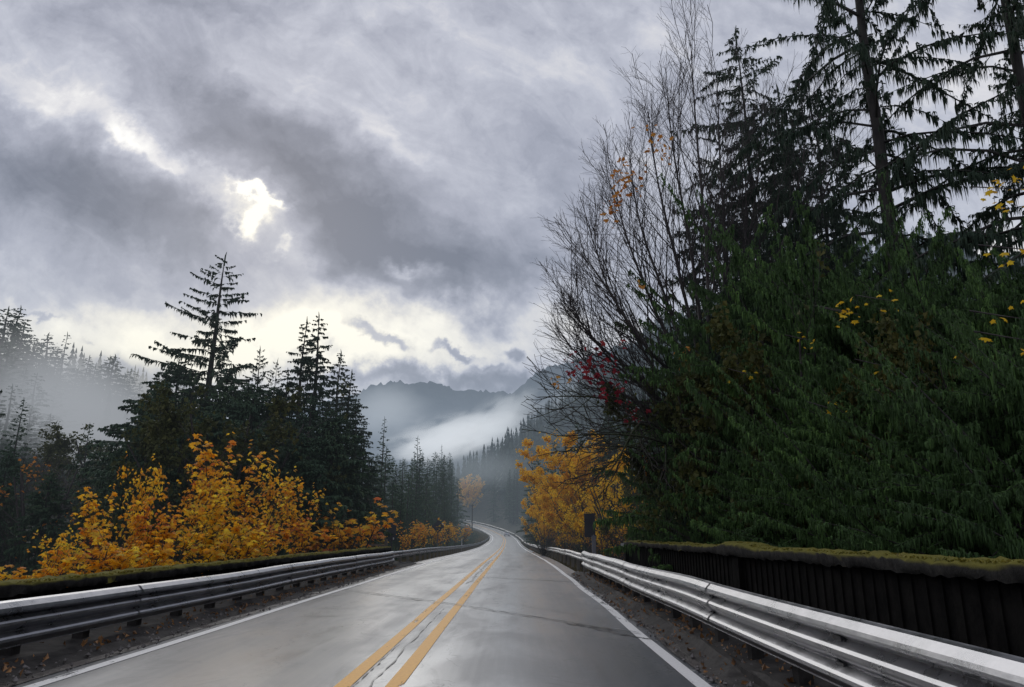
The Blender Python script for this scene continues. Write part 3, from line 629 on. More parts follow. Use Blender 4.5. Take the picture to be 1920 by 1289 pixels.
# ---- far woods: one mass of small trees
def wood(name, pts, Hs, seed, mat):
    r = rs(seed); n = len(pts); C = MB(); nb, z = 16, None
    for v in range(3):
        sel = np.arange(n) % 3 == v; P = pts[sel]; H = Hs[sel]; m = len(P)
        if not m: continue
        ring = 9; q = np.linspace(0.05, 1, ring)
        # each tree: rings of ragged drooping triangles round a stem
        a = r.rand(m, ring, 7)*6.28; L = (.17+.05*r.rand(m, 1, 1))*H[:, None, None]*(1.02-q)[None, :, None]*(.5+.9*r.rand(m, ring, 7))
        c = P[:, None, None]+np.array([0, 0, 1.0])*(q[None, :, None]*H[:, None, None])[..., None]
        d = np.stack([np.cos(a), np.sin(a), -.35*np.ones_like(a)], -1); tipp = c+d*L[..., None]; pe = np.stack([-np.sin(a), np.cos(a), np.zeros_like(a)], -1)
        wd = H[:, None, None, None]*.045*(1.1-q)[None, :, None, None]+.02*H[:, None, None, None]
        up_ = np.array([0, 0, 1.0])*(H[:, None, None, None]*.13)
        V = np.stack(np.broadcast_arrays(c+up_, tipp-pe*wd, tipp+pe*wd), 3).reshape(-1, 3); C.add(V, np.arange(len(V)).reshape(-1, 3))
    return tag(C.obj(name, mat), kind="stuff")
r = rs(77); W = []
for Y0, Y1, n in [(420, 560, 900), (560, 800, 1500), (800, 1300, 2000)]:
    Y = Y0+(Y1-Y0)*r.rand(n); X = Y*(-.42+1.1*r.rand(n)); W.append(np.stack([X, Y, np.zeros(n)], -1))
W = np.concatenate(W)
dr = np.min(np.hypot(W[:, 0][:, None]-PX[None, ::20], W[:, 1][:, None]-PY[None, ::20]), 1); W = W[dr > 16]
W[:, 2] = terrain(W[:, 0], W[:, 1])-.5
wood("distant_forest", W, 16+14*r.rand(len(W)), 3, M["far"])
# wooded right bank behind the roadside trees
n = 900; Y = 60+260*r.rand(n); X = road_x(Y)+16+r.rand(n)*110; Wr = np.stack([X, Y, terrain(X, Y)-.5], -1)
Wr = Wr[(Wr[:, 0] < .36*Wr[:, 1]) & (Wr[:, 1] > 95)]; wood("hillside_forest", Wr, 12+10*r.rand(len(Wr)), 4, M["far"])
n = 1500; Y = 60+300*r.rand(n); X = -44-r.rand(n)*150; Wl = np.stack([X, Y, terrain(X, Y)-.5], -1); keep = (Wl[:, 1] > 120)
Wl = Wl[keep]; wood("slope_forest", Wl, 11+10*r.rand(len(Wl)), 5, M["far"])

# ---- mountains
def mountain(name, pts, Y, depth, seed, mat, rough=1.0, cell=7.0, foot=-40):
    pts = np.array(pts, float); P3 = np.array([at(px, py, Y) for px, py in pts]); xs_ = np.arange(P3[0, 0], P3[-1, 0], cell); zr = np.interp(xs_, P3[:, 0], P3[:, 2])
    r = rs(seed); zr = smooth(zr, 9)[:len(xs_)]; n = len(xs_); m_ = int(depth/cell/1.6); tt = np.linspace(0, 1, m_)
    XX, TT = np.meshgrid(xs_, tt, indexing="ij")
    g = vnoise(XX/170, TT*5, seed)*.5+vnoise(XX/60+TT*2, TT*11, seed+1)*.25
    Z = foot+(zr[:, None]-foot)*((1-TT)**1.15) + g*(zr[:, None]-foot)*.20*rough*np.sin(np.clip(TT*1.6, 0, 1)*pi/2)*(1-TT)
    tree = r.rand(n, m_)**2*cell*1.5; Z += tree; YY = Y-TT*depth+vnoise(XX/90, TT*3, seed+2)*20*TT
    b = MB(); b.grid(np.stack([XX+r.randn(n, m_)*cell*.2, YY, Z], -1))
    back = np.stack([np.stack([xs_, np.full(n, Y), Z[:, 0]], -1), np.stack([xs_, np.full(n, Y+depth*.6), np.full(n, foot)], -1)], 1); b.grid(back[:, ::-1])
    return tag(b.obj(name, mat), kind="structure")
M["mount"] = simple_mat("wooded_mountain", (0.020, 0.030, 0.030), (0.045, 0.055, 0.052), 1.0, .02, world=True, spec=0.0)
mountain("mountain", [(200, 830), (420, 800), (560, 770), (640, 748), (680, 738), (697, 722), (715, 724), (745, 717), (765, 722), (780, 724), (795, 719), (818, 720), (845, 731), (862, 735), (880, 731), (905, 737), (930, 737), (960, 741), (1000, 750), (1100, 790)], 2600, 1100, 1, M["mount"], cell=9)
mountain("mountain", [(900, 800), (930, 770), (955, 745), (975, 728), (1000, 706), (1030, 690), (1060, 684), (1100, 672), (1150, 655), (1250, 640), (1400, 600), (1600, 560), (1780, 545), (1850, 512), (1950, 480), (2200, 430)], 1700, 800, 5, M["mount"], cell=6)
mountain("hill", [(760, 880), (820, 846), (850, 822), (885, 800), (915, 792), (960, 775), (1000, 768), (1040, 755), (1120, 740), (1250, 720)], 1350, 500, 9, M["mount"], cell=5)

# ---- golden trees
def broadleaf(seed, H, R, mat_leaf, leaves, lsize, bare=.0, stems=5, trunkh=.18, spread=1.0, side_bare=None, per=(7, 6, 4)):
    r = rs(seed); T = MB(); base = []
    for k in range(stems):
        a = k*2.4+r.rand(); f = (.25+.75*r.rand())*spread; e = np.array([cos(a)*R*f, sin(a)*R*f, H*(.98-.38*f*r.rand())])
        base.append(curve([[0, 0, -.4], [e[0]*.08, e[1]*.08, H*trunkh], [e[0]*.5, e[1]*.5, e[2]*.6], e], 9))
    P0 = np.array(base); R0 = np.outer(np.full(stems, H*.013), np.linspace(1, .25, 9)); T.tubes(P0, R0, 6)
    P1, R1 = spawn(r, P0, R0, per[0], .42, .75, .15, s0=.22); T.tubes(P1, R1, 4)
    P2, R2 = spawn(r, P1, R1, per[1], .45, .7, .1, n=5); T.tubes(P2, np.maximum(R2, .006), 3)
    P3, R3 = spawn(r, P2, R2, per[2], .5, .7, .05, n=4); T.tubes(P3, np.maximum(R3, .005), 3)
    pts = near_pts(P3, leaves, lsize*.8, r); c = pts
    if bare:
        keep = vnoise(c[:, 0]*1.1, c[:, 1]*1.1+c[:, 2]*1.0, seed) > (bare*2-1)*.6
        if side_bare is not None: keep &= (r.rand(len(c)) > np.clip((c @ np.array(side_bare))/R*.8+.1, 0, .95))
        pts = pts[keep]
    C = MB(); small_leaves(C, pts, lsize, r, asp=.9); return T, C
T, C = broadleaf(31, 11, 6.2, None, 26, .18, bare=.30, stems=9, spread=1.0, side_bare=(.75, .25, -.2)); proto("golden", "golden_tree", T, C, M["twig"], M["gold"], 11)
T, C = broadleaf(32, 10, 4.8, None, 9, .18, bare=.62, stems=8); proto("sparsegold", "golden_tree", T, C, M["twig"], M["gold"], 10)
T, C = broadleaf(33, 10, 4.6, None, 14, .18, bare=.35, stems=8); proto("olive", "broadleaf_tree", T, C, M["twig"], M["olive"], 10)
T, C = broadleaf(34, 8, 3.2, None, 1, .13, bare=.8, stems=9); proto("bareshrub", "bare_shrub", T, C, M["twig"], M["orange"], 8)
plant_px("golden", "large round golden tree beside the right guardrail", 1085, 832, 76, 1.12, rz=0.3, cat="tree", base=-.8)
plant_px("golden", "smaller golden tree on the near side of the large golden one", 1030, 900, 92, .85, rz=2.0, cat="tree", base=-.8)
plant_px("sparsegold", "thin tree with scattered golden leaves behind the grey sign post", 1150, 868, 56, 1.0, cat="tree", name="autumn_tree")
plant_px("sparsegold", "thin autumn tree in front of the cedar wall with few orange leaves", 1215, 850, 48, .9, rz=1, cat="tree", name="autumn_tree")
plant_px("sparsegold", "sparse golden tree reaching towards the bare maple from the large golden one", 1190, 858, 66, 1.2, rz=2.2, cat="tree", name="autumn_tree")
plant_px("sparsegold", "low autumn tree at the foot of the large golden one", 1105, 900, 60, 1.1, rz=4, cat="tree", name="autumn_tree")
plant_px("olive", "olive green tree between the golden tree and the bare maple", 1235, 900, 50, .8, cat="tree")
plant_px("olive", "olive green tree behind the bridge end", 1215, 945, 44, .8, rz=3, cat="tree")
plant_px("olive", "pale olive tree at the foot of the misty slope", 220, 818, 75, 1.2, cat="tree")
plant_px("olive", "dull olive tree inside the dark stand below the tallest spruce", 440, 762, 41, .9, rz=2, cat="tree")
plant_px("bareshrub", "brownish autumn tree with few leaves behind the yellow maples at the left", 95, 852, 48, 1.3, cat="tree", name="autumn_tree")
plant_px("golden", "distant golden tree where the road disappears round the bend", 880, 897, 425, 1.05, rz=2.6, cat="tree")
for k, (px, py, Y) in enumerate([(1020, 985, 66), (1060, 1000, 56), (1095, 1010, 44), (1140, 1000, 40), (1180, 985, 38), (1210, 1000, 36)]):
    plant_px("bareshrub", "low brown shrub with scattered orange leaves behind the right guardrail", px, py-6, Y, 1.6, cat="shrub", name="shrub", group="shrubs behind the right guardrail")

# ---- yellow big-leaf maples along the left parapet
def sapling(seed, H, R, leaves, lsize, stems=4):
    r = rs(seed); T = MB(); st = []
    for k in range(stems):
        a = r.rand()*6.28; f = .2+.8*r.rand(); e = np.array([cos(a)*R*f, sin(a)*R*f, H*(.75+.25*r.rand())]); st.append(curve([[cos(a)*.1, sin(a)*.1, -.3], e*np.array([.3, .3, .45]), e*np.array([.75, .75, .8]), e], 8))
    P0 = np.array(st); R0 = np.outer(np.full(stems, .034), np.linspace(1, .25, 8)); T.tubes(P0, R0, 5)
    P1, R1 = spawn(r, P0, R0, 9, .30, .8, .25, s0=.25, n=5, up=.2); T.tubes(P1, np.maximum(R1, .006), 4)
    P2, R2 = spawn(r, P1, R1, 3, .5, .8, .1, n=4, up=.1); T.tubes(P2, np.maximum(R2, .004), 3)
    C = MB(); big_leaves(C, near_pts(P1, leaves//2, lsize*.5, r, .3), lsize, r); big_leaves(C, near_pts(P2, leaves, lsize*.4, r, .4), lsize, r)
    # lone leaves at the tips of the tallest shoots
    tips = P0[:, -1]; q = np.concatenate([tips+r.randn(*tips.shape)*.06+np.array([0, 0, -.02]) for _ in range(3)]); big_leaves(C, q, lsize*1.1, r)
    return T, C
for v in range(3):
    T, C = sapling(50+v, 5.2, 1.5, 2, .165, stems=6); proto("maple%d" % v, "maple_sapling", T, C, M["twig"], M["maple"], 5.2, "foliage")
for v in range(2):
    T, C = sapling(70+v, 3.0, 1.1, 2, .115, stems=5); proto("thinmaple%d" % v, "maple_sapling", T, C, M["twig"], M["maple"], 3.0, "foliage")
for v in range(2):
    T, C = sapling(60+v, 3.0, 1.1, 2, .14, stems=5); proto("lowmaple%d" % v, "maple_sapling", T, C, M["twig"], M["maple"], 3.0, "foliage")
sap = [("tall yellow maple with the highest crown above the left parapet", 425, 850, -9.2, 0, .95), ("yellow maple with reddish top leaves right of the highest one", 525, 884, -9.0, 1, .62),
 ("yellow maple left of the highest one with loose upright shoots", 365, 892, -9.4, 2, .75), ("broad yellow maple above the dented stretch of the left bridge guardrail", 290, 945, -8.8, 1, .9),
 ("orange leaved maple sapling reaching out over the parapet near the left edge", 205, 945, -9.0, 0, .8), ("dull yellow maple sapling nearest to the left edge", 115, 1010, -8.8, 2, .7),
 ("slender maple sapling with lone leaves at its tips before the misty gap", 265, 890, -10.2, 2, .4), ("dense golden maple sapling in the middle of the thicket", 395, 925, -8.4, 1, .95),
 ("dense golden maple sapling under the reddish topped one", 475, 905, -8.6, 2, .85), ("yellow maple sapling at the far shoulder of the thicket", 560, 925, -9.0, 0, .75)]
for lab, px, py, X, v, sxy in sap:
    a, e = ray(px, py); Y = X/a; z = HC+e*Y; base = -.9; plant("maple%d" % v, lab, "maple", (X, Y, base), (z-base)/5.2, sxy, px*.37)
G5 = "low yellow maples filling in along the left parapet"
for k, (px, py, X) in enumerate([(60,1050,-8.6),(175,1015,-8.3),(250,1000,-8.2),(330,985,-8.2),(400,985,-8.1),(450,985,-8.2),(510,975,-8.3),(570,970,-8.5),(300,1035,-8.0),(480,1010,-8.0)]):
    a, e = ray(px, py); Y = X/a; z = HC+e*Y; plant("lowmaple%d" % (k % 2), "low yellow maple shoot growing up behind the mossy left parapet", "maple", (X, Y, -.7), (z+.7)/3.0, 1.15, k*1.3, G5)
G6 = "sparse orange maples beyond the thicket on the left"
for k, (px, py, X) in enumerate([(612,960,-10.5),(640,972,-9.6),(665,990,-9.4),(705,990,-9.0),(690,1005,-9.0),(770,988,-9.2),(790,990,-8.6),(800,982,-9.0),(815,985,-9.6),(840,985,-9.4),(855,985,-9.6),(868,990,-9.2),(760,1000,-8.6),(830,1000,-8.6)]):
    a, e = ray(px, py); Y = X/(a); z = HC+e*Y; z0 = float(terrain(np.array([X]), np.array([Y]))[0]); s = (z-z0)/3.0
    plant("thinmaple%d" % (k % 2), "sparse orange and yellow maple behind the left roadside rail", "maple", (X, Y, z0), s, 1.0+.3*(k % 2), k*1.1, G6)

# ---- bare maple on the right
r = rs(99); T = MB(); Yb = 27.0
B0 = at(1318, 905, Yb); B0[2] = -2.0
def stem(pts):
    return curve([B0+np.array([r.randn()*.2, r.randn()*.2, 0])] + [at(px, py, Yb+dy) for px, py, dy in pts], 14)
stems = [[(1305,800,0),(1195,705,-1),(1105,630,-2),(1065,550,-2.5)], [(1300,780,0),(1210,650,-1),(1145,550,-1.5),(1112,450,-2)], [(1310,760,0),(1240,610,0),(1180,460,-1),(1150,350,-1)],
 [(1310,760,1),(1255,580,1),(1200,420,1),(1180,290,1)], [(1320,740,0),(1280,540,0),(1235,350,0),(1215,210,0)], [(1325,740,1),(1300,500,1),(1265,300,1),(1250,170,1)], [(1330,720,-1),(1325,480,-1),(1305,240,-1),(1295,80,-1)],
 [(1340,720,0),(1360,500,0),(1350,300,0),(1345,150,0)], [(1340,740,1),(1390,540,1),(1420,340,1),(1430,190,1)], [(1345,760,-1),(1430,560,-1),(1490,380,-1),(1520,200,-1)], [(1290,830,-1),(1210,765,-2),(1130,715,-3),(1075,650,-3)],
 [(1350,760,0),(1380,600,0),(1400,420,0),(1390,230,0)], [(1300,800,1),(1225,690,1),(1150,560,0),(1090,470,0)], [(1345,740,2),(1460,520,2),(1560,330,2),(1600,180,2)], [(1300,820,0),(1220,740,-1),(1140,670,-2),(1090,600,-3)]]
P0 = np.array([stem(s) for s in stems]); R0 = np.outer(np.full(len(stems), .11), np.linspace(1, .16, 14)**1.1); T.tubes(P0, R0, 6)
low = [[(1280,850,-1),(1200,770,-2),(1110,745,-3),(1010,745,-3.5)], [(1285,860,-1),(1215,800,-3),(1150,800,-4),(1065,830,-4)], [(1290,870,-2),(1240,830,-4),(1170,815,-5),(1040,818,-5.5)], [(1290,880,-1),(1240,870,-3),(1190,840,-4),(1130,838,-5)], [(1280,880,-2),(1210,790,-4),(1160,860,-5),(1130,905,-5)]]
Pl = np.array([stem(s) for s in low]); Rl = np.outer(np.full(len(low), .07), np.linspace(1, .2, 14)); T.tubes(Pl, Rl, 6, 1)
P1, R1 = spawn(r, P0, R0, 22, .21, .44, .17, s0=.36, n=7, lmin=.35); T.tubes(P1, np.maximum(R1, .012), 4)
P1l, R1l = spawn(r, Pl, Rl, 16, .24, .7, .12, s0=.25, n=6, lmin=.2); T.tubes(P1l, np.maximum(R1l, .012), 4, 1)
PA, RA = P1, R1
P2, R2 = spawn(r, PA, RA, 7, .42, .55, .12, n=5, lmin=.15); T.tubes(P2, np.maximum(R2, .0065), 3)
P2l, R2l = spawn(r, P1l, R1l, 6, .42, .6, .1, n=5, lmin=.1); T.tubes(P2l, np.maximum(R2l, .008), 3)
P3, R3 = spawn(r, P2, R2, 3, .5, .55, .08, n=4, lmin=.12); T.tubes(P3, np.maximum(R3, .0045), 3)
T.tubes(np.array([B0+np.array([0, 0, -1.5]), B0+np.array([0, 0, 1]), at(1312, 800, Yb)]), np.array([.38, .33, .22]), 10)
mt = thing("bare_maple_tree", "bare maple with fanning branches and red and orange leaf clusters behind the balustrade end", "maple", tuple(B0))
for bb_ in T.v: bb_ -= B0
T.obj("trunk", [M["twig"], M["mossbark"]], mt, smooth=True)
def cluster(px, py, sx, sy, n, mat, name, size, Y=Yb-4):
    c = at(px, py, Y); k = Y/1396.0; q = c+np.stack([r.randn(n)*sx*k*.5, r.randn(n)*.5, r.randn(n)*sy*k*.5], -1)-B0
    b = MB(); big_leaves(b, q, size*1.25, r, droop=1.1); tag(b.obj(name, M[mat], mt), kind="stuff")
for px, py, sx, sy, n in [(1108,672,40,26,22), (1080,693,22,16,14), (1120,700,42,24,26), (1150,690,22,30,12), (1160,735,14,28,12), (1128,740,20,12,7), (1190,770,22,20,15), (1158,655,18,14,5)]: cluster(px, py, sx, sy, n, "red", "red_leaf_cluster", .115)
for px, py, sx, sy, n in [(1165,330,26,40,36), (1150,385,22,34,34), (1225,255,34,22,18), (1240,290,26,26,14), (1190,345,30,30,14), (1060,715,24,10,8), (1200,535,10,14,4), (1282,665,14,24,10)]: cluster(px, py, sx, sy, n, "orange", "orange_leaf_cluster", .105)

# ---- right-hand evergreens
def put(key, label, px, Y, H, sxy=1.0, rz=0.0, base=-2.2, group=None, cat="cedar", lean=0.0, dx=0.0):
    x = ray(px, 900)[0]*Y+dx
    return plant(key, label, cat, (x, Y, base), H/PROTO[key][3], sxy, rz, group, lean=lean)
put("tallcedar", "tall ragged cedar with hanging sprays right behind the bare maple", 1462, 31, 28.5, 1.0, .4)
put("tallcedar", "second tall ragged cedar, half hidden right of the first", 1545, 37, 29, .95, 2.4)
put("tallcedar", "lower ragged cedar tangled in the bare maple", 1395, 33, 24, .9, 4.0)
put("slimcedar", "slender feathery cedar between the ragged cedars and the old leaning hemlock", 1610, 30, 25, 1.1, 5.0)
put("slimcedar", "slender feathery cedar in front of the tallest ragged cedar", 1500, 27, 20.5, 1.0, 1.0)
put("slimcedar", "slender feathery cedar nearest to the fanning bare maple", 1345, 30, 18.5, .9, 2.0)
put("oldhemlock", "old hemlock with a thick bare leaning trunk beside the gap of sky", 1742, 21.5, 32, .9, 1.2, cat="hemlock")
put("oldhemlock", "old hemlock at the right edge with long sparse branches", 2060, 19.5, 30, .9, 3.3, cat="hemlock")
put("tallcedar", "drooping cedar behind the right edge hemlock", 2150, 26, 26, 1.1, 3.0)
G7 = "cedars forming the dark wall behind the balustrade"
wall = [(1350,28,11.5),(1405,25,12.2),(1470,24,12.0),(1530,22,11.6),(1590,20.5,10.8),(1650,19,10.2),(1715,18,9.8),(1790,16.5,9.0),(1870,15,8.2),(1960,14.5,8.2),(2060,14,8.6),(1325,31,9.8),(1440,30,14.5),(1560,27,13.5),(1680,24,11.8),(1800,21,9.8),(1900,19,9.4),(2000,18,10.2),(2180,14,9.5)]
for k, (px, Y, H) in enumerate(wall):
    put(("nearcedar", "nearcedar2")[k % 2], "dense green cedar in the dark wall of foliage behind the balustrade", px, Y, H*1.03, .85+.3*rs(k).rand(), k*1.7, group=G7, base=-2.4)
for k, (lab, px, Y, H, ky) in enumerate([("olive leaved tree woven into the dark cedar wall above the parapet hump", 1500, 20.5, 9.2, "olive"), ("dull green broadleaf tree in the cedar wall near the right edge", 1850, 15.5, 7.8, "olive"), ("broadleaf tree showing between the first cedars of the wall", 1370, 25, 9.5, "olive"), ("twiggy bare shrub at the foot of the bare maple", 1290, 26, 7.4, "bareshrub")]):
    put(ky, lab, px, Y, H, .8, k*1.3, cat="tree" if ky == "olive" else "shrub")
G8 = "low cedars pressed against the balustrade"
for k, (px, Y, H) in enumerate([(1290,29,4.6),(1320,27,6.2),(1390,22,6.6),(1470,19.5,6.6),(1560,17,6.6),(1650,15,6.4),(1760,13.3,6.2),(1880,12,6.2),(2020,10.8,6.4)]):
    put("nearcedar2", "low leafy cedar branch mass directly behind the balustrade", px, Y, H, 1.25, k*2.1, group=G8, base=-2.4)
# scattered yellow leaves caught in the evergreens
G9 = "sprigs of yellow leaves showing between the cedars"
for k, (px, py, Y, n) in enumerate([(1575,585,19,12),(1655,565,18,8),(1510,640,22,7),(1560,772,19,7),(1400,705,23,5),(1895,355,14,22),(1905,640,13,6),(1590,590,19,5),(1900,600,13,5),(1655,690,18,3),(1915,470,13,8)]):
    c = at(px, py, Y-4.2*Y/20); q = rs(k+700).randn(n, 3)*np.array([.22, .2, .16]); b = MB(); big_leaves(b, q, .09, rs(k+5)); T2 = MB(); T2.tubes(np.array([[-.3, .5, .3], [0, .2, .12], [.25, 0, 0]]), np.array([.012, .009, .004]), 4)
    root = thing("leafy_sprig", "small sprig of yellow leaves caught among the dark cedars", "leaves", tuple(c), group=G9); b.obj("foliage", M["gold"], root); T2.obj("twig", M["twig"], root)

# ---- undergrowth and verge grass
def scatter(name, X, Y, hgt, w, seed, mat, blades=6, spread=.15, lift=0.0):
    r = rs(seed); n = len(X); Z = terrain(X, Y); k = n*blades; i = np.repeat(np.arange(n), blades)
    p0 = np.stack([X[i]+r.randn(k)*spread, Y[i]+r.randn(k)*spread, Z[i]-.03+lift], -1); d = unit(np.stack([r.randn(k)*.45, r.randn(k)*.45, np.ones(k)], -1)); h_ = (hgt*(.4+.9*r.rand(k)))[:, None]
    s_ = unit(np.cross(d, r.randn(k, 3)))*w; p1 = p0+d*h_*.6; p2 = p0+d*h_+np.stack([r.randn(k)*.3, r.randn(k)*.3, -.2*np.ones(k)], -1)*h_*.5
    V = np.stack([p0-s_, p0+s_, p1-s_*.8, p1+s_*.8, p2-s_*.15, p2+s_*.15], 1); b_ = np.arange(k)[:, None]*6; B = MB(); B.add(V, np.concatenate([b_+[[0, 1, 3, 2]], b_+[[2, 3, 5, 4]]])); tag(B.obj(name, mat), kind="stuff")
r = rs(404)
def verge(n, Ya, Yb_, o0, o1, seed):
    q = rs(seed); i = (ypos(Ya)+q.rand(n)**1.4*(ypos(Yb_)-ypos(Ya))).astype(int); o = o0+(o1-o0)*q.rand(n); return PX[i]+NX[i]*o, PY[i]+NY[i]*o
X1, Y1 = verge(9000, 30.5, 200, 4.25, 7.5, 1); X2, Y2 = verge(9000, 38, 225, -4.65, -8.0, 2)
scatter("verge_grass", np.concatenate([X1, X2]), np.concatenate([Y1, Y2]), .22, .012, 7, M["grass"], 7, .10)
X3, Y3 = verge(5000, 200, 300, -5, -20, 3); scatter("bank_grass", X3, Y3, .7, .05, 8, M["grass"], 5, .3)
X4, Y4 = verge(4000, 33, 260, 7.5, 16, 4); X5, Y5 = verge(4000, 42, 230, -8.2, -17, 5)
scatter("undergrowth", np.concatenate([X4, X5]), np.concatenate([Y4, Y5]), 1.3, .06, 9, M["under"], 9, .35)
# small grass at the foot of rails on kerbs and fallen leaves on the shoulder
q = rs(12); n = 1300; Y = 4+26*q.rand(n)**1.3; X = 2.15+1.1*q.rand(n)**.7; P_ = np.stack([X, Y, np.where(X > 2.5, .04, -.02)], -1); b = MB(); small_leaves(b, P_, .07, q, down=-.1); 
n2 = 900; P_ = np.stack([-5.5-1.0*q.rand(n2), 6+30*q.rand(n2), np.full(n2, .05)], -1); small_leaves(b, P_, .07, q, down=-.1); tag(b.obj("fallen_leaves", simple_mat("fallen_leaf", (.12, .06, .03), (.38, .19, .06), .6, 9)), kind="stuff")

q = rs(13); V0 = np.array([[1,0,0],[-1,0,0],[0,1,0],[0,-1,0],[0,0,1],[0,0,-1]], float); F0 = np.array([[0,2,4],[2,1,4],[1,3,4],[3,0,4],[2,0,5],[1,2,5],[3,1,5],[0,3,5]])
n = 2600; sd = q.rand(n) < .6; Y = 3.5+26*q.rand(n)**1.2; X = np.where(sd, 2.12+.95*q.rand(n)**1.5, -5.15-.8*q.rand(n)); c = np.stack([X, Y, np.where(sd, -.02+.06*np.clip(X-2.2, 0, 1), 0.0)], -1)
Vs = (V0[None]*(1+.5*q.randn(n, 6, 1)*.6))*(.006+.03*q.rand(n, 1, 1)**3.5)+c[:, None]; b = MB(); b.add(Vs.reshape(-1, 3), (F0[None]+np.arange(n)[:, None, None]*6).reshape(-1, 3)); tag(b.obj("gravel", simple_mat("gravel_stone", (.05, .045, .04), (.22, .2, .19), .6, 9, world=True)), kind="stuff")
# ------------------------------------------------------------------ road furniture
M["grey"] = simple_mat("sign_back_aluminium", (0.030, 0.032, 0.042), (0.045, 0.048, 0.06), .6, 3)
M["galv"] = simple_mat("grey_post_paint", (0.16, 0.16, 0.18), (0.28, 0.28, 0.31), .7, 4, bump=.2, stretch=(1, 1, .2))
M["whitep"] = simple_mat("white_reflector", (0.5, 0.5, 0.5), (0.7, 0.7, 0.7), .4, 4)
M["ysign"] = simple_mat("yellow_sign_face", (0.75, 0.33, 0.01), (0.85, 0.40, 0.02), .4, 4)
M["blk"] = simple_mat("black_sign_paint", (0.01, 0.01, 0.01), (0.015, 0.015, 0.015), .5, 4)
def gz(x, Y): return float(terrain(np.array([x]), np.array([float(Y)]))[0])
def post(root, h, w=.09, mat="wood", d=None): b = MB(); b.box((0, 0, h/2-.1), (w, d or w, h+.2)); return b.obj("post", M[mat], root)
def diamond(s, t=.004):
    b = MB(); q = s/math.sqrt(2); k = 6; pts = []
    for c in range(4):
        for j in range(3):
            a = c*pi/2+(-.35+.35*j); pts.append((math.copysign(1, 1)*q*(cos(c*pi/2)*.94+.06*cos(a)), q*(sin(c*pi/2)*.94+.06*sin(a))))
    n = len(pts); V = [(x, -t, z) for x, z in pts]+[(x, t, z) for x, z in pts]+[(0, -t, 0), (0, t, 0)]
    b.add(V, [[j, (j+1) % n, (j+1) % n+n, j+n] for j in range(n)]); b.add(V, [[(j+1) % n, j, 2*n] for j in range(n)]+[[j+n, (j+1) % n+n, 2*n+1] for j in range(n)])
    return b
def sign_root(label, px, Y, base=None):
    x = ray(px, 1000)[0]*Y; z = gz(x, Y) if base is None else base
    return thing("road_sign", label, "road sign", (x, Y, z)), x, z
# left diamond, seen from behind
root, x, z = sign_root("back of a grey diamond road sign on a timber post left of the road", 821, 75); top = at(820, 976, 75)[2]; cz = top-.62-z; post(root, cz+.3, .10)
o = diamond(.9).obj("sign_panel", M["grey"], root); o.location = (0, -.07, cz)
b = MB(); b.box((.43, .02, cz+.12), (.22, .02, .42), rz=.5, ry=.4); b.obj("side_panel", M["whitep"], root)
# left rectangular back
root, x, z = sign_root("back of a grey rectangular road sign at the end of the left parapet", 735, 47, -.3); t0, t1 = at(733, 984, 47)[2]-z, at(733, 1014, 47)[2]-z; post(root, t0+.1, .07, "grey")
b = MB(); b.box((0, -.06, (t0+t1)/2), (.52, .012, t0-t1)); b.obj("sign_panel", M["grey"], root); b = MB(); b.box((.12, -.075, t1+.12), (.07, .01, .12)); b.obj("reflector", M["whitep"], root)
# right rectangular back with weathered post
root, x, z = sign_root("dark back of a tall rectangular sign beside a grey post at the right bridge end", 1106, 31.5, -.25); t0, t1 = at(1106, 963, 31.5)[2]-z, at(1106, 1008, 31.5)[2]-z
b = MB(); b.box((0, -.05, (t0+t1)/2), (.46, .015, t0-t1)); b.obj("sign_panel", M["grey"], root); post(root, t0, .035, "grey")
p_ = at(1113, 1005, 31); rr_ = tag(thing("marker_post", "thick weathered grey post standing at the kink of the right guardrail", "post", (p_[0], 31, -.25))); b = MB(); b.box((0, 0, (p_[2]+.25)/2), (.16, .10, p_[2]+.25)); b.obj("shaft", M["galv"], rr_); b = MB(); b.box((0, 0, p_[2]+.25+.02), (.05, .05, .05)); b.obj("cap", M["galv"], rr_)
# yellow diamond far right
root, x, z = sign_root("yellow diamond warning sign with a small plate below, right of the road before the bend", 986.5, 165); x_c = at(986.5, 993, 165)[2]-z; post(root, x_c+.3, .12)
o = diamond(1.05).obj("sign_panel", M["ysign"], root); o.location = (0, -.08, x_c)
b = MB(); b.tubes(np.array([[.08, -.10, -.26], [.08, -.10, -.02], [.0, -.10, .1], [-.12, -.10, .16]]), np.full(4, .035), 4); b.add([(-.10, -.10, .27), (-.28, -.10, .17), (-.10, -.10, .05)], [[0, 1, 2]]); a_ = b.obj("arrow", M["blk"], o)
b = MB(); b.box((0, -.08, x_c-.85), (.55, .01, .5)); b.obj("plate", M["ysign"], root)
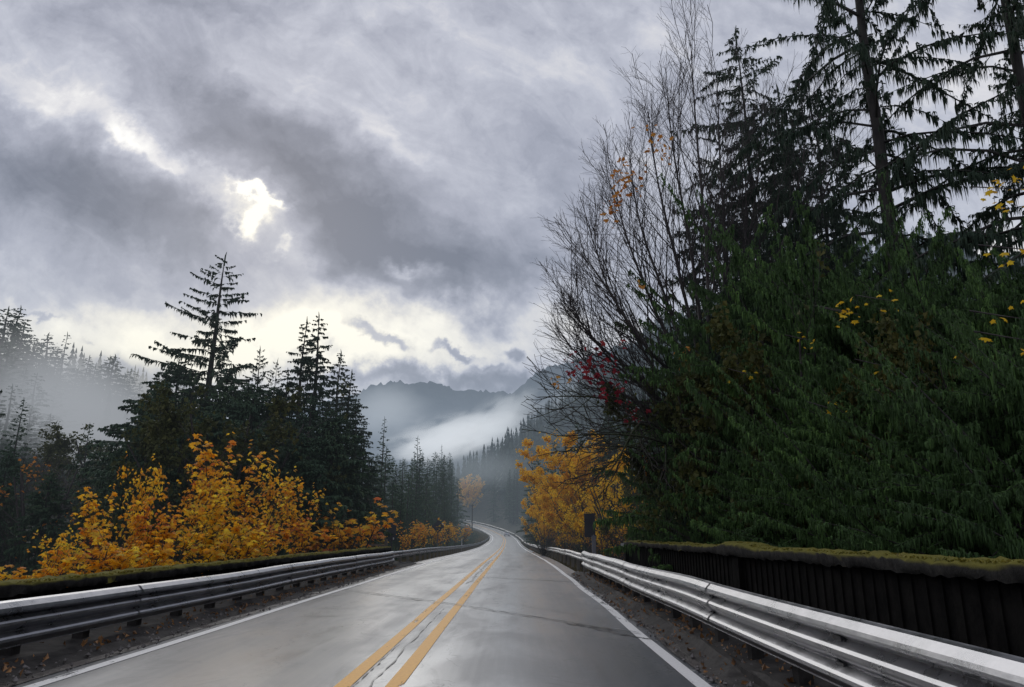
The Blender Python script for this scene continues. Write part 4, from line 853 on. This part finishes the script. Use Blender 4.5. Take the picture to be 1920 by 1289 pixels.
# small posts
for lab, px, pyt, Y, w, mat in [("short white roadside marker right of the far guardrail", 1012, 1013, 112, .10, "whitep"), ("timber marker post behind the right guardrail below the golden tree", 1040.5, 1012, 68, .11, "wood"), ("short pale marker behind the left guardrail", 866, 1012, 98, .10, "whitep")]:
    p_ = at(px, pyt, Y); z0 = gz(p_[0], Y); rr_ = thing("marker_post", lab, "post", (p_[0], Y, z0)); b = MB(); b.box((0, 0, (p_[2]-z0)/2-.1), (w, w*.6, p_[2]-z0+.2)); b.obj("shaft", M[mat], rr_); b = MB(); b.box((0, -w*.32, p_[2]-z0-.12), (w*.7, .01, .12)); b.obj("reflector", M["whitep"], rr_)
p_ = at(723, 1021, 41.8); rr_ = thing("marker_post", "leaning grey timber post at the far end of the left parapet", "post", (-7.25, 41.9, -.3)); b = MB(); b.box((0, 0, .75), (.14, .14, 1.6)); b.obj("shaft", M["wood"], rr_); b = MB(); b.box((.12, 0, .55), (.08, .08, 1.3), ry=-.25); b.obj("brace", M["wood"], rr_); b = MB(); b.box((-.9, 0, 1.25), (1.7, .10, .10), ry=.03); b.obj("crossbar", M["wood"], rr_)
b = MB(); b.box((0, 0, 0), (.12, .02, .12)); b.box((0, .02, 0), (.03, .04, .03)); o = b.obj("reflector_plate", M["whitep"]); o.location = (4.05, 28.3, 1.13); tag(o, "small white reflector plate on the far end of the mossy balustrade", "reflector")
# thin pole by the bend
Yp = 205; xp = at(885, 1000, Yp)[0]; zb = gz(xp, Yp); zt_ = at(885, 946, Yp)[2]; rr_ = thing("roadside_pole", "thin dark pole standing on the grassy bank inside the bend", "pole", (xp, Yp, zb)); b = MB(); b.tubes(np.array([[0, 0, -.3], [0, 0, (zt_-zb)/2], [0, 0, zt_-zb]]), np.array([.16, .14, .11]), 8); b.obj("shaft", M["twig"], rr_); b = MB(); b.box((0, 0, zt_-zb-.4), (1.1, .12, .12)); b.obj("crossarm", M["twig"], rr_)

# ------------------------------------------------------------------ car
def car(loc, rz):
    root = thing("car", "small silver car driving away in the right lane at the bend", "car", loc, rz)
    paint = simple_mat("silver_car_paint", (0.60, 0.62, 0.65), (0.70, 0.72, 0.75), .25, 2, metallic=.2); glass = simple_mat("car_glass", (0.01, 0.012, 0.015), (0.02, 0.02, 0.025), .08, 2); tyre = simple_mat("tyre_rubber", (0.015, 0.015, 0.015), (0.03, 0.03, 0.03), .8, 5)
    # side outline of the body (y forward)
    low = [(-2.15,.32),(-2.2,.55),(-2.15,.92),(-1.95,1.0),(-1.0,1.0),(.75,.96),(1.6,.86),(2.1,.72),(2.2,.5),(2.15,.3)]
    b = MB()
    def loft(out, ws):
        n = len(out); V = [(-w, y, z) for (y, z), w in zip(out, ws)]+[(w, y, z) for (y, z), w in zip(out, ws)]
        b.add(V, [[j, (j+1) % n, (j+1) % n+n, j+n] for j in range(n)]); c = np.mean(np.array(out), 0); m_ = 2*n; V2 = V+[(-max(ws), c[0], c[1]), (max(ws), c[0], c[1])]
        b.add(V2, [[(j+1) % n, j, m_] for j in range(n)]+[[j+n, (j+1) % n+n, m_+1] for j in range(n)])
    loft(low, [.82,.86,.88,.84,.82,.82,.80,.76,.76,.78]); body = b.obj("body", paint, root)
    b = MB(); cab = [(-1.9,1.0),(-1.45,1.42),(-.9,1.49),(.1,1.47),(.95,.97)]; loft(cab, [.78,.64,.62,.62,.76]); b.obj("cabin", paint, root)
    for nm, V in (("rear_window", [(-.66,-1.87,1.06),(.66,-1.87,1.06),(.56,-1.5,1.40),(-.56,-1.5,1.40)]), ("windscreen", [(.66,.84,1.06),(-.66,.84,1.06),(-.56,.22,1.43),(.56,.22,1.43)])):
        b = MB(); b.add(np.array(V)+np.array([0, -.02 if nm[0] == "r" else .02, .015]), [[0, 1, 2, 3]]); b.obj(nm, glass, root)
    for s_ in (-1, 1):
        b = MB(); b.add([(s_*.80,-1.55,1.04),(s_*.80,.65,1.04),(s_*.66,.1,1.41),(s_*.66,-1.3,1.41)], [[0, 1, 2, 3]]); b.obj("side_window", glass, root)
        b = MB(); b.box((s_*.68, -2.17, .78), (.30, .08, .14)); b.obj("tail_light", simple_mat("tail_light_red", (.35, .01, .01), (.45, .02, .02), .3, 3), root)
        b = MB(); b.box((s_*.92, .55, 1.0), (.16, .10, .12)); b.obj("mirror", paint, root)
        for yy in (-1.35, 1.35):
            w = thing_part("wheel", root); b = MB(); a = np.linspace(0, 2*pi, 18, endpoint=False); V = [(s_*.70, yy+.32*cos(q), .32+.32*sin(q)) for q in a]+[(s_*.90, yy+.32*cos(q), .32+.32*sin(q)) for q in a]+[(s_*.70, yy, .32), (s_*.90, yy, .32)]; n = 18
            b.add(V, [[j, (j+1) % n, (j+1) % n+n, j+n] for j in range(n)]); b.add(V, [[j, (j+1) % n, 2*n] for j in range(n)]+[[j+n, (j+1) % n+n, 2*n+1] for j in range(n)]); b.obj("tyre", tyre, w)
            b = MB(); V = [(s_*.905, yy+.2*cos(q), .32+.2*sin(q)) for q in a]+[(s_*.915, yy, .32)]; b.add(V, [[j, (j+1) % n, n] for j in range(n)]); b.obj("rim", paint, w)
    b = MB(); b.box((0, -2.21, .62), (.5, .02, .13)); b.obj("number_plate", M["whitep"], root); b = MB(); b.box((0, -2.18, .38), (1.6, .12, .16)); b.obj("rear_bumper", M["bolt"], root)
    return root
def thing_part(name, parent): o = bpy.data.objects.new(name, None); COL.objects.link(o); o.parent = parent; o.empty_display_size = .1; return o
ic = ypos(268); pc = path_pt(ic, 1.75); car((pc[0], pc[1], pc[2]-.02), math.atan2(-TX[ic], TY[ic]))

# ------------------------------------------------------------------ mist and haze: volumes whose glow stands in for scattered daylight
def mist_mat(name, dens, col, freq=1.0, thr=.42, soft=.25, stretch=(1, 1, 1)):
    m, t = newmat(name); tc = t.n("ShaderNodeTexCoord").outputs["Object"]
    ln = t.n("ShaderNodeVectorMath", operation="LENGTH"); t.set(ln.inputs[0], tc)
    nz = t.noise(t.scale(tc, stretch), freq, 4, .55, .3)
    edge = t.sstep(ln.outputs["Value"], .15, .98, 1.0, 0.0)
    f = t.sstep(t.m("ADD", nz.outputs[0], t.m("MULTIPLY", edge, .35)), thr+.1, thr+.1+soft)
    d = t.m("MULTIPLY", t.m("MULTIPLY", edge, f), dens)
    ab = t.n("ShaderNodeVolumeAbsorption"); ab.inputs["Color"].default_value = (0, 0, 0, 1); t.set(ab.inputs["Density"], d)
    em = t.n("ShaderNodeEmission"); em.inputs["Color"].default_value = (*col, 1); t.set(em.inputs["Strength"], d)
    ad = t.n("ShaderNodeAddShader"); t.t.links.new(ab.outputs[0], ad.inputs[0]); t.t.links.new(em.outputs[0], ad.inputs[1]); outp(t, None, ad.outputs[0]); return m
def ball():
    n, k = 16, 24; b = MB(); th = np.linspace(0.001, pi-.001, n); ph = np.linspace(0, 2*pi, k+1); A, B_ = np.meshgrid(th, ph, indexing="ij"); b.grid(np.stack([np.sin(A)*np.cos(B_), np.sin(A)*np.sin(B_), np.cos(A)], -1)[:, ::-1]); return b
def mist(px, py, Y, wpx, hpx, dy, dens, col, rot=0.0, **kw):
    c = at(px, py, Y); k = Y/1396.0; o = ball().obj("mist", mist_mat("mist", dens, col, **kw), smooth=True); o.location = c; o.scale = (wpx*k, dy, hpx*k); o.rotation_euler = (0, rot, 0); tag(o, kind="stuff"); return o
mist(150, 780, 112, 270, 150, 24, .085, (.36, .38, .41), rot=.25, thr=.30, freq=1.6)
mist(90, 690, 118, 240, 110, 16, .028, (.42, .43, .45), rot=.25, thr=.30, freq=1.6)
mist(240, 730, 175, 190, 90, 30, .04, (.50, .50, .49), rot=.2, thr=.30)
mist(845, 822, 900, 190, 62, 90, .022, (.84, .87, .90), rot=-.25, thr=.45, freq=2.6, soft=.16)
mist(940, 790, 860, 130, 70, 60, .014, (.76, .80, .84), rot=-.6, thr=.46, freq=3.0, soft=.16)
mist(720, 770, 1250, 120, 80, 120, .005, (.60, .64, .68), thr=.36, freq=2.0)
mist(1080, 760, 700, 160, 80, 90, .004, (.46, .50, .54), rot=-.5, thr=.36, freq=2.0)
mist(900, 880, 390, 150, 50, 60, .006, (.30, .34, .37), thr=.3, freq=1.6)
m, t = newmat("valley_haze"); ab = t.n("ShaderNodeVolumeAbsorption"); ab.inputs["Color"].default_value = (0, 0, 0, 1); ab.inputs["Density"].default_value = .00026
em = t.n("ShaderNodeEmission"); em.inputs["Color"].default_value = (.42, .51, .64, 1); em.inputs["Strength"].default_value = .00026; ad = t.n("ShaderNodeAddShader"); t.t.links.new(ab.outputs[0], ad.inputs[0]); t.t.links.new(em.outputs[0], ad.inputs[1]); outp(t, None, ad.outputs[0])
b = MB(); b.box((0, 1700, 110), (5400, 3100, 460)); o = b.obj("haze", m); tag(o, kind="stuff")

m2 = m.copy(); m2.name = "ground_haze"  # low glowing veil added to lift the dark tones of the nearer trees
for nd in m2.node_tree.nodes:
    if nd.type == "VOLUME_ABSORPTION": nd.inputs["Density"].default_value = .00042
    if nd.type == "EMISSION": nd.inputs["Strength"].default_value = .00042; nd.inputs["Color"].default_value = (.42, .50, .57, 1)
b = MB(); b.box((0, 150, 12), (420, 260, 50)); tag(b.obj("haze", m2), kind="stuff")
# ------------------------------------------------------------------ sky
w = bpy.data.worlds.new("World"); S.world = w; w.use_nodes = True; w.cycles.sampling_method = 'MANUAL'; w.cycles.sample_map_resolution = 512; t = NT(w.node_tree)
tc = t.n("ShaderNodeTexCoord").outputs["Generated"]; sep = t.n("ShaderNodeSeparateXYZ"); t.set(sep.inputs[0], tc); dx, dy, dz = sep.outputs
yy = t.m("MAXIMUM", dy, .12); a = t.m("DIVIDE", dx, yy); e = t.m("DIVIDE", dz, yy)
cmb = t.n("ShaderNodeCombineXYZ"); t.set(cmb.inputs[0], a); t.set(cmb.inputs[1], e); vec = cmb.outputs[0]
w1 = t.noise(vec, 3.0, 5, .6); w2 = t.noise(vec, 11.0, 5, .62)
def warp(src, amp):
    s1 = t.n("ShaderNodeVectorMath", operation="SUBTRACT"); t.set(s1.inputs[0], src.outputs["Color"]); s1.inputs[1].default_value = (.5, .5, .5)
    s2 = t.n("ShaderNodeVectorMath", operation="SCALE"); t.set(s2.inputs[0], s1.outputs[0]); s2.inputs["Scale"].default_value = amp; return s2.outputs[0]
v1 = t.n("ShaderNodeVectorMath", operation="ADD"); t.set(v1.inputs[0], vec); t.set(v1.inputs[1], warp(w1, .20))
v2 = t.n("ShaderNodeVectorMath", operation="ADD"); t.set(v2.inputs[0], v1.outputs[0]); t.set(v2.inputs[1], warp(w2, .11)); V = v2.outputs[0]
sv = t.n("ShaderNodeSeparateXYZ"); t.set(sv.inputs[0], V); ax, ey = sv.outputs[0], sv.outputs[1]
def blob(px, py, L, Wd, ang, wt, acc):
    a0, e0 = ray(px, py); k = 1/1330.0; th = -radians(ang)
    u_ = t.m("SUBTRACT", ax, a0); v_ = t.m("SUBTRACT", ey, e0)
    p_ = t.m("MULTIPLY", t.m("ADD", t.m("MULTIPLY", u_, cos(th)), t.m("MULTIPLY", v_, sin(th))), 1/(L*k)); q_ = t.m("MULTIPLY", t.m("SUBTRACT", t.m("MULTIPLY", v_, cos(th)), t.m("MULTIPLY", u_, sin(th))), 1/(Wd*k))
    r2 = t.m("ADD", t.m("MULTIPLY", p_, p_), t.m("MULTIPLY", q_, q_)); g_ = t.m("POWER", 2.718, t.m("MULTIPLY", r2, -1.0)); return t.m("MULTIPLY_ADD", g_, wt, acc)
acc = 0.49
for bl in [(560,320,430,105,33,-.40),(740,510,280,75,22,-.34),(930,500,150,60,10,-.16),(200,400,270,100,14,-.42),(452,405,95,60,40,.42),(240,265,60,16,40,.2),(40,330,170,90,0,-.18),(340,470,150,50,20,-.12),(640,400,200,60,35,-.05),
           (140,190,220,48,34,.30),(300,290,160,28,38,.32),(735,268,80,24,40,.22),(765,520,50,24,20,.34),(520,645,660,72,0,.52),(700,560,260,40,10,.12),(900,610,160,40,0,.14),(150,600,300,60,5,.10),(1850,490,190,90,-20,.42),(560,150,300,60,30,.06),
           (1000,70,350,130,0,.08),(350,10,300,40,0,-.14),(1050,330,170,150,20,-.07),(860,712,300,22,3,-.50),(265,692,110,24,4,-.42),(1900,100,400,250,0,.12),(1400,200,500,300,0,.06),(650,715,120,30,0,-.2)]: acc = blob(*bl, acc)
n1 = t.noise(t.scale(t.scale(V, (1, 1, 1), rot=(0, 0, radians(30))), (2.6, 6.0, 1)), 1.0, 7, .58); n2 = t.noise(V, 16, 5, .6); n3 = t.noise(t.scale(t.scale(vec, (1, 1, 1), rot=(0, 0, radians(38))), (6, 11, 1)), 1.0, 6, .6, .8)
acc = t.m("ADD", acc, t.m("MULTIPLY", t.m("SUBTRACT", n1.outputs[0], .5), .62)); acc = t.m("ADD", acc, t.m("MULTIPLY", t.m("SUBTRACT", n2.outputs[0], .5), .28)); acc = t.m("ADD", acc, t.m("MULTIPLY", t.m("SUBTRACT", n3.outputs[0], .5), .52))
gap = 0.0
for bl in [(436,375,34,15,50,1.3),(472,402,38,14,30,1.0),(432,458,28,26,0,1.0),(450,428,18,24,0,.9),(505,494,20,10,0,.5),(315,318,34,9,40,.4),(765,520,26,16,20,.5)]: gap = blob(*bl, gap)
sm_ = 0.0
for bl in [(712,640,70,19,22,1.0),(845,656,50,14,12,.9),(966,656,40,22,18,1.0),(75,585,55,10,15,.5),(170,628,30,9,10,.45),(525,640,18,8,0,.4),(905,690,36,10,0,.5)]: sm_ = blob(*bl, sm_)
acc = t.m("SUBTRACT", acc, t.m("MULTIPLY", t.sstep(sm_, .15, .85), .50))
acc = t.m("ADD", acc, t.m("MULTIPLY", t.sstep(gap, -.1, 1.5), .75), clamp=True)
# behind the viewer: even overcast
front = t.sstep(dy, .08, .30)
acc = t.m("ADD", t.m("MULTIPLY", acc, front), t.m("MULTIPLY", t.m("SUBTRACT", 1.0, front), .52))
cold = t.ramp(acc, [(0.0, (.105, .118, .165)), (.22, (.20, .215, .275)), (.42, (.34, .355, .43)), (.60, (.50, .515, .59)), (.78, (.72, .71, .73)), (1.0, (1.05, 1.03, .98))])
warm = t.ramp(acc, [(0.0, (.105, .118, .16)), (.22, (.20, .215, .27)), (.42, (.34, .35, .415)), (.60, (.56, .55, .55)), (.78, (.90, .85, .70)), (1.0, (1.15, 1.08, .86))])
wf = 0.0
for bl in [(430,650,560,120,0,.9),(440,430,120,110,0,.5)]: wf = blob(*bl, wf)
colr = t.mix(t.m("MULTIPLY", wf, front, clamp=True), cold, warm)
sky = t.n("ShaderNodeTexSky"); sky.sky_type = "NISHITA"; sky.sun_disc = False; sky.sun_elevation = radians(25); sky.sun_rotation = radians(-21); sky.air_density = 1.0; sky.dust_density = 2.0
sc_ = t.n("ShaderNodeVectorMath", operation="SCALE"); t.set(sc_.inputs[0], colr); sc_.inputs["Scale"].default_value = 10.8
fin = t.mix(.97, sky.outputs[0], sc_.outputs[0])
bg = t.n("ShaderNodeBackground", i_Color=fin, i_Strength=.10); ow = t.n("ShaderNodeOutputWorld"); t.t.links.new(bg.outputs[0], ow.inputs[0])
sl = bpy.data.lights.new("sun", "SUN"); so = bpy.data.objects.new("sun", sl); COL.objects.link(so); sl.energy = .9; sl.angle = radians(40); sl.color = (1, .97, .92)
az, el = radians(-21), radians(25)
from mathutils import Vector
so.rotation_euler = Vector((-sin(az)*cos(el), -cos(az)*cos(el), -sin(el))).to_track_quat("-Z", "Y").to_euler(); so.location = (0, 0, 60)

S.render.engine = "CYCLES"; cy = S.cycles
cy.use_denoising = True; cy.max_bounces = 6; cy.diffuse_bounces = 3; cy.glossy_bounces = 3; cy.transmission_bounces = 3; cy.transparent_max_bounces = 10; cy.volume_bounces = 0
cy.volume_step_rate = 2.0; cy.volume_max_steps = 128; cy.sample_clamp_indirect = 6
S.view_settings.view_transform = "Standard"; S.view_settings.look = "None"; S.view_settings.exposure = 0; S.view_settings.gamma = 1
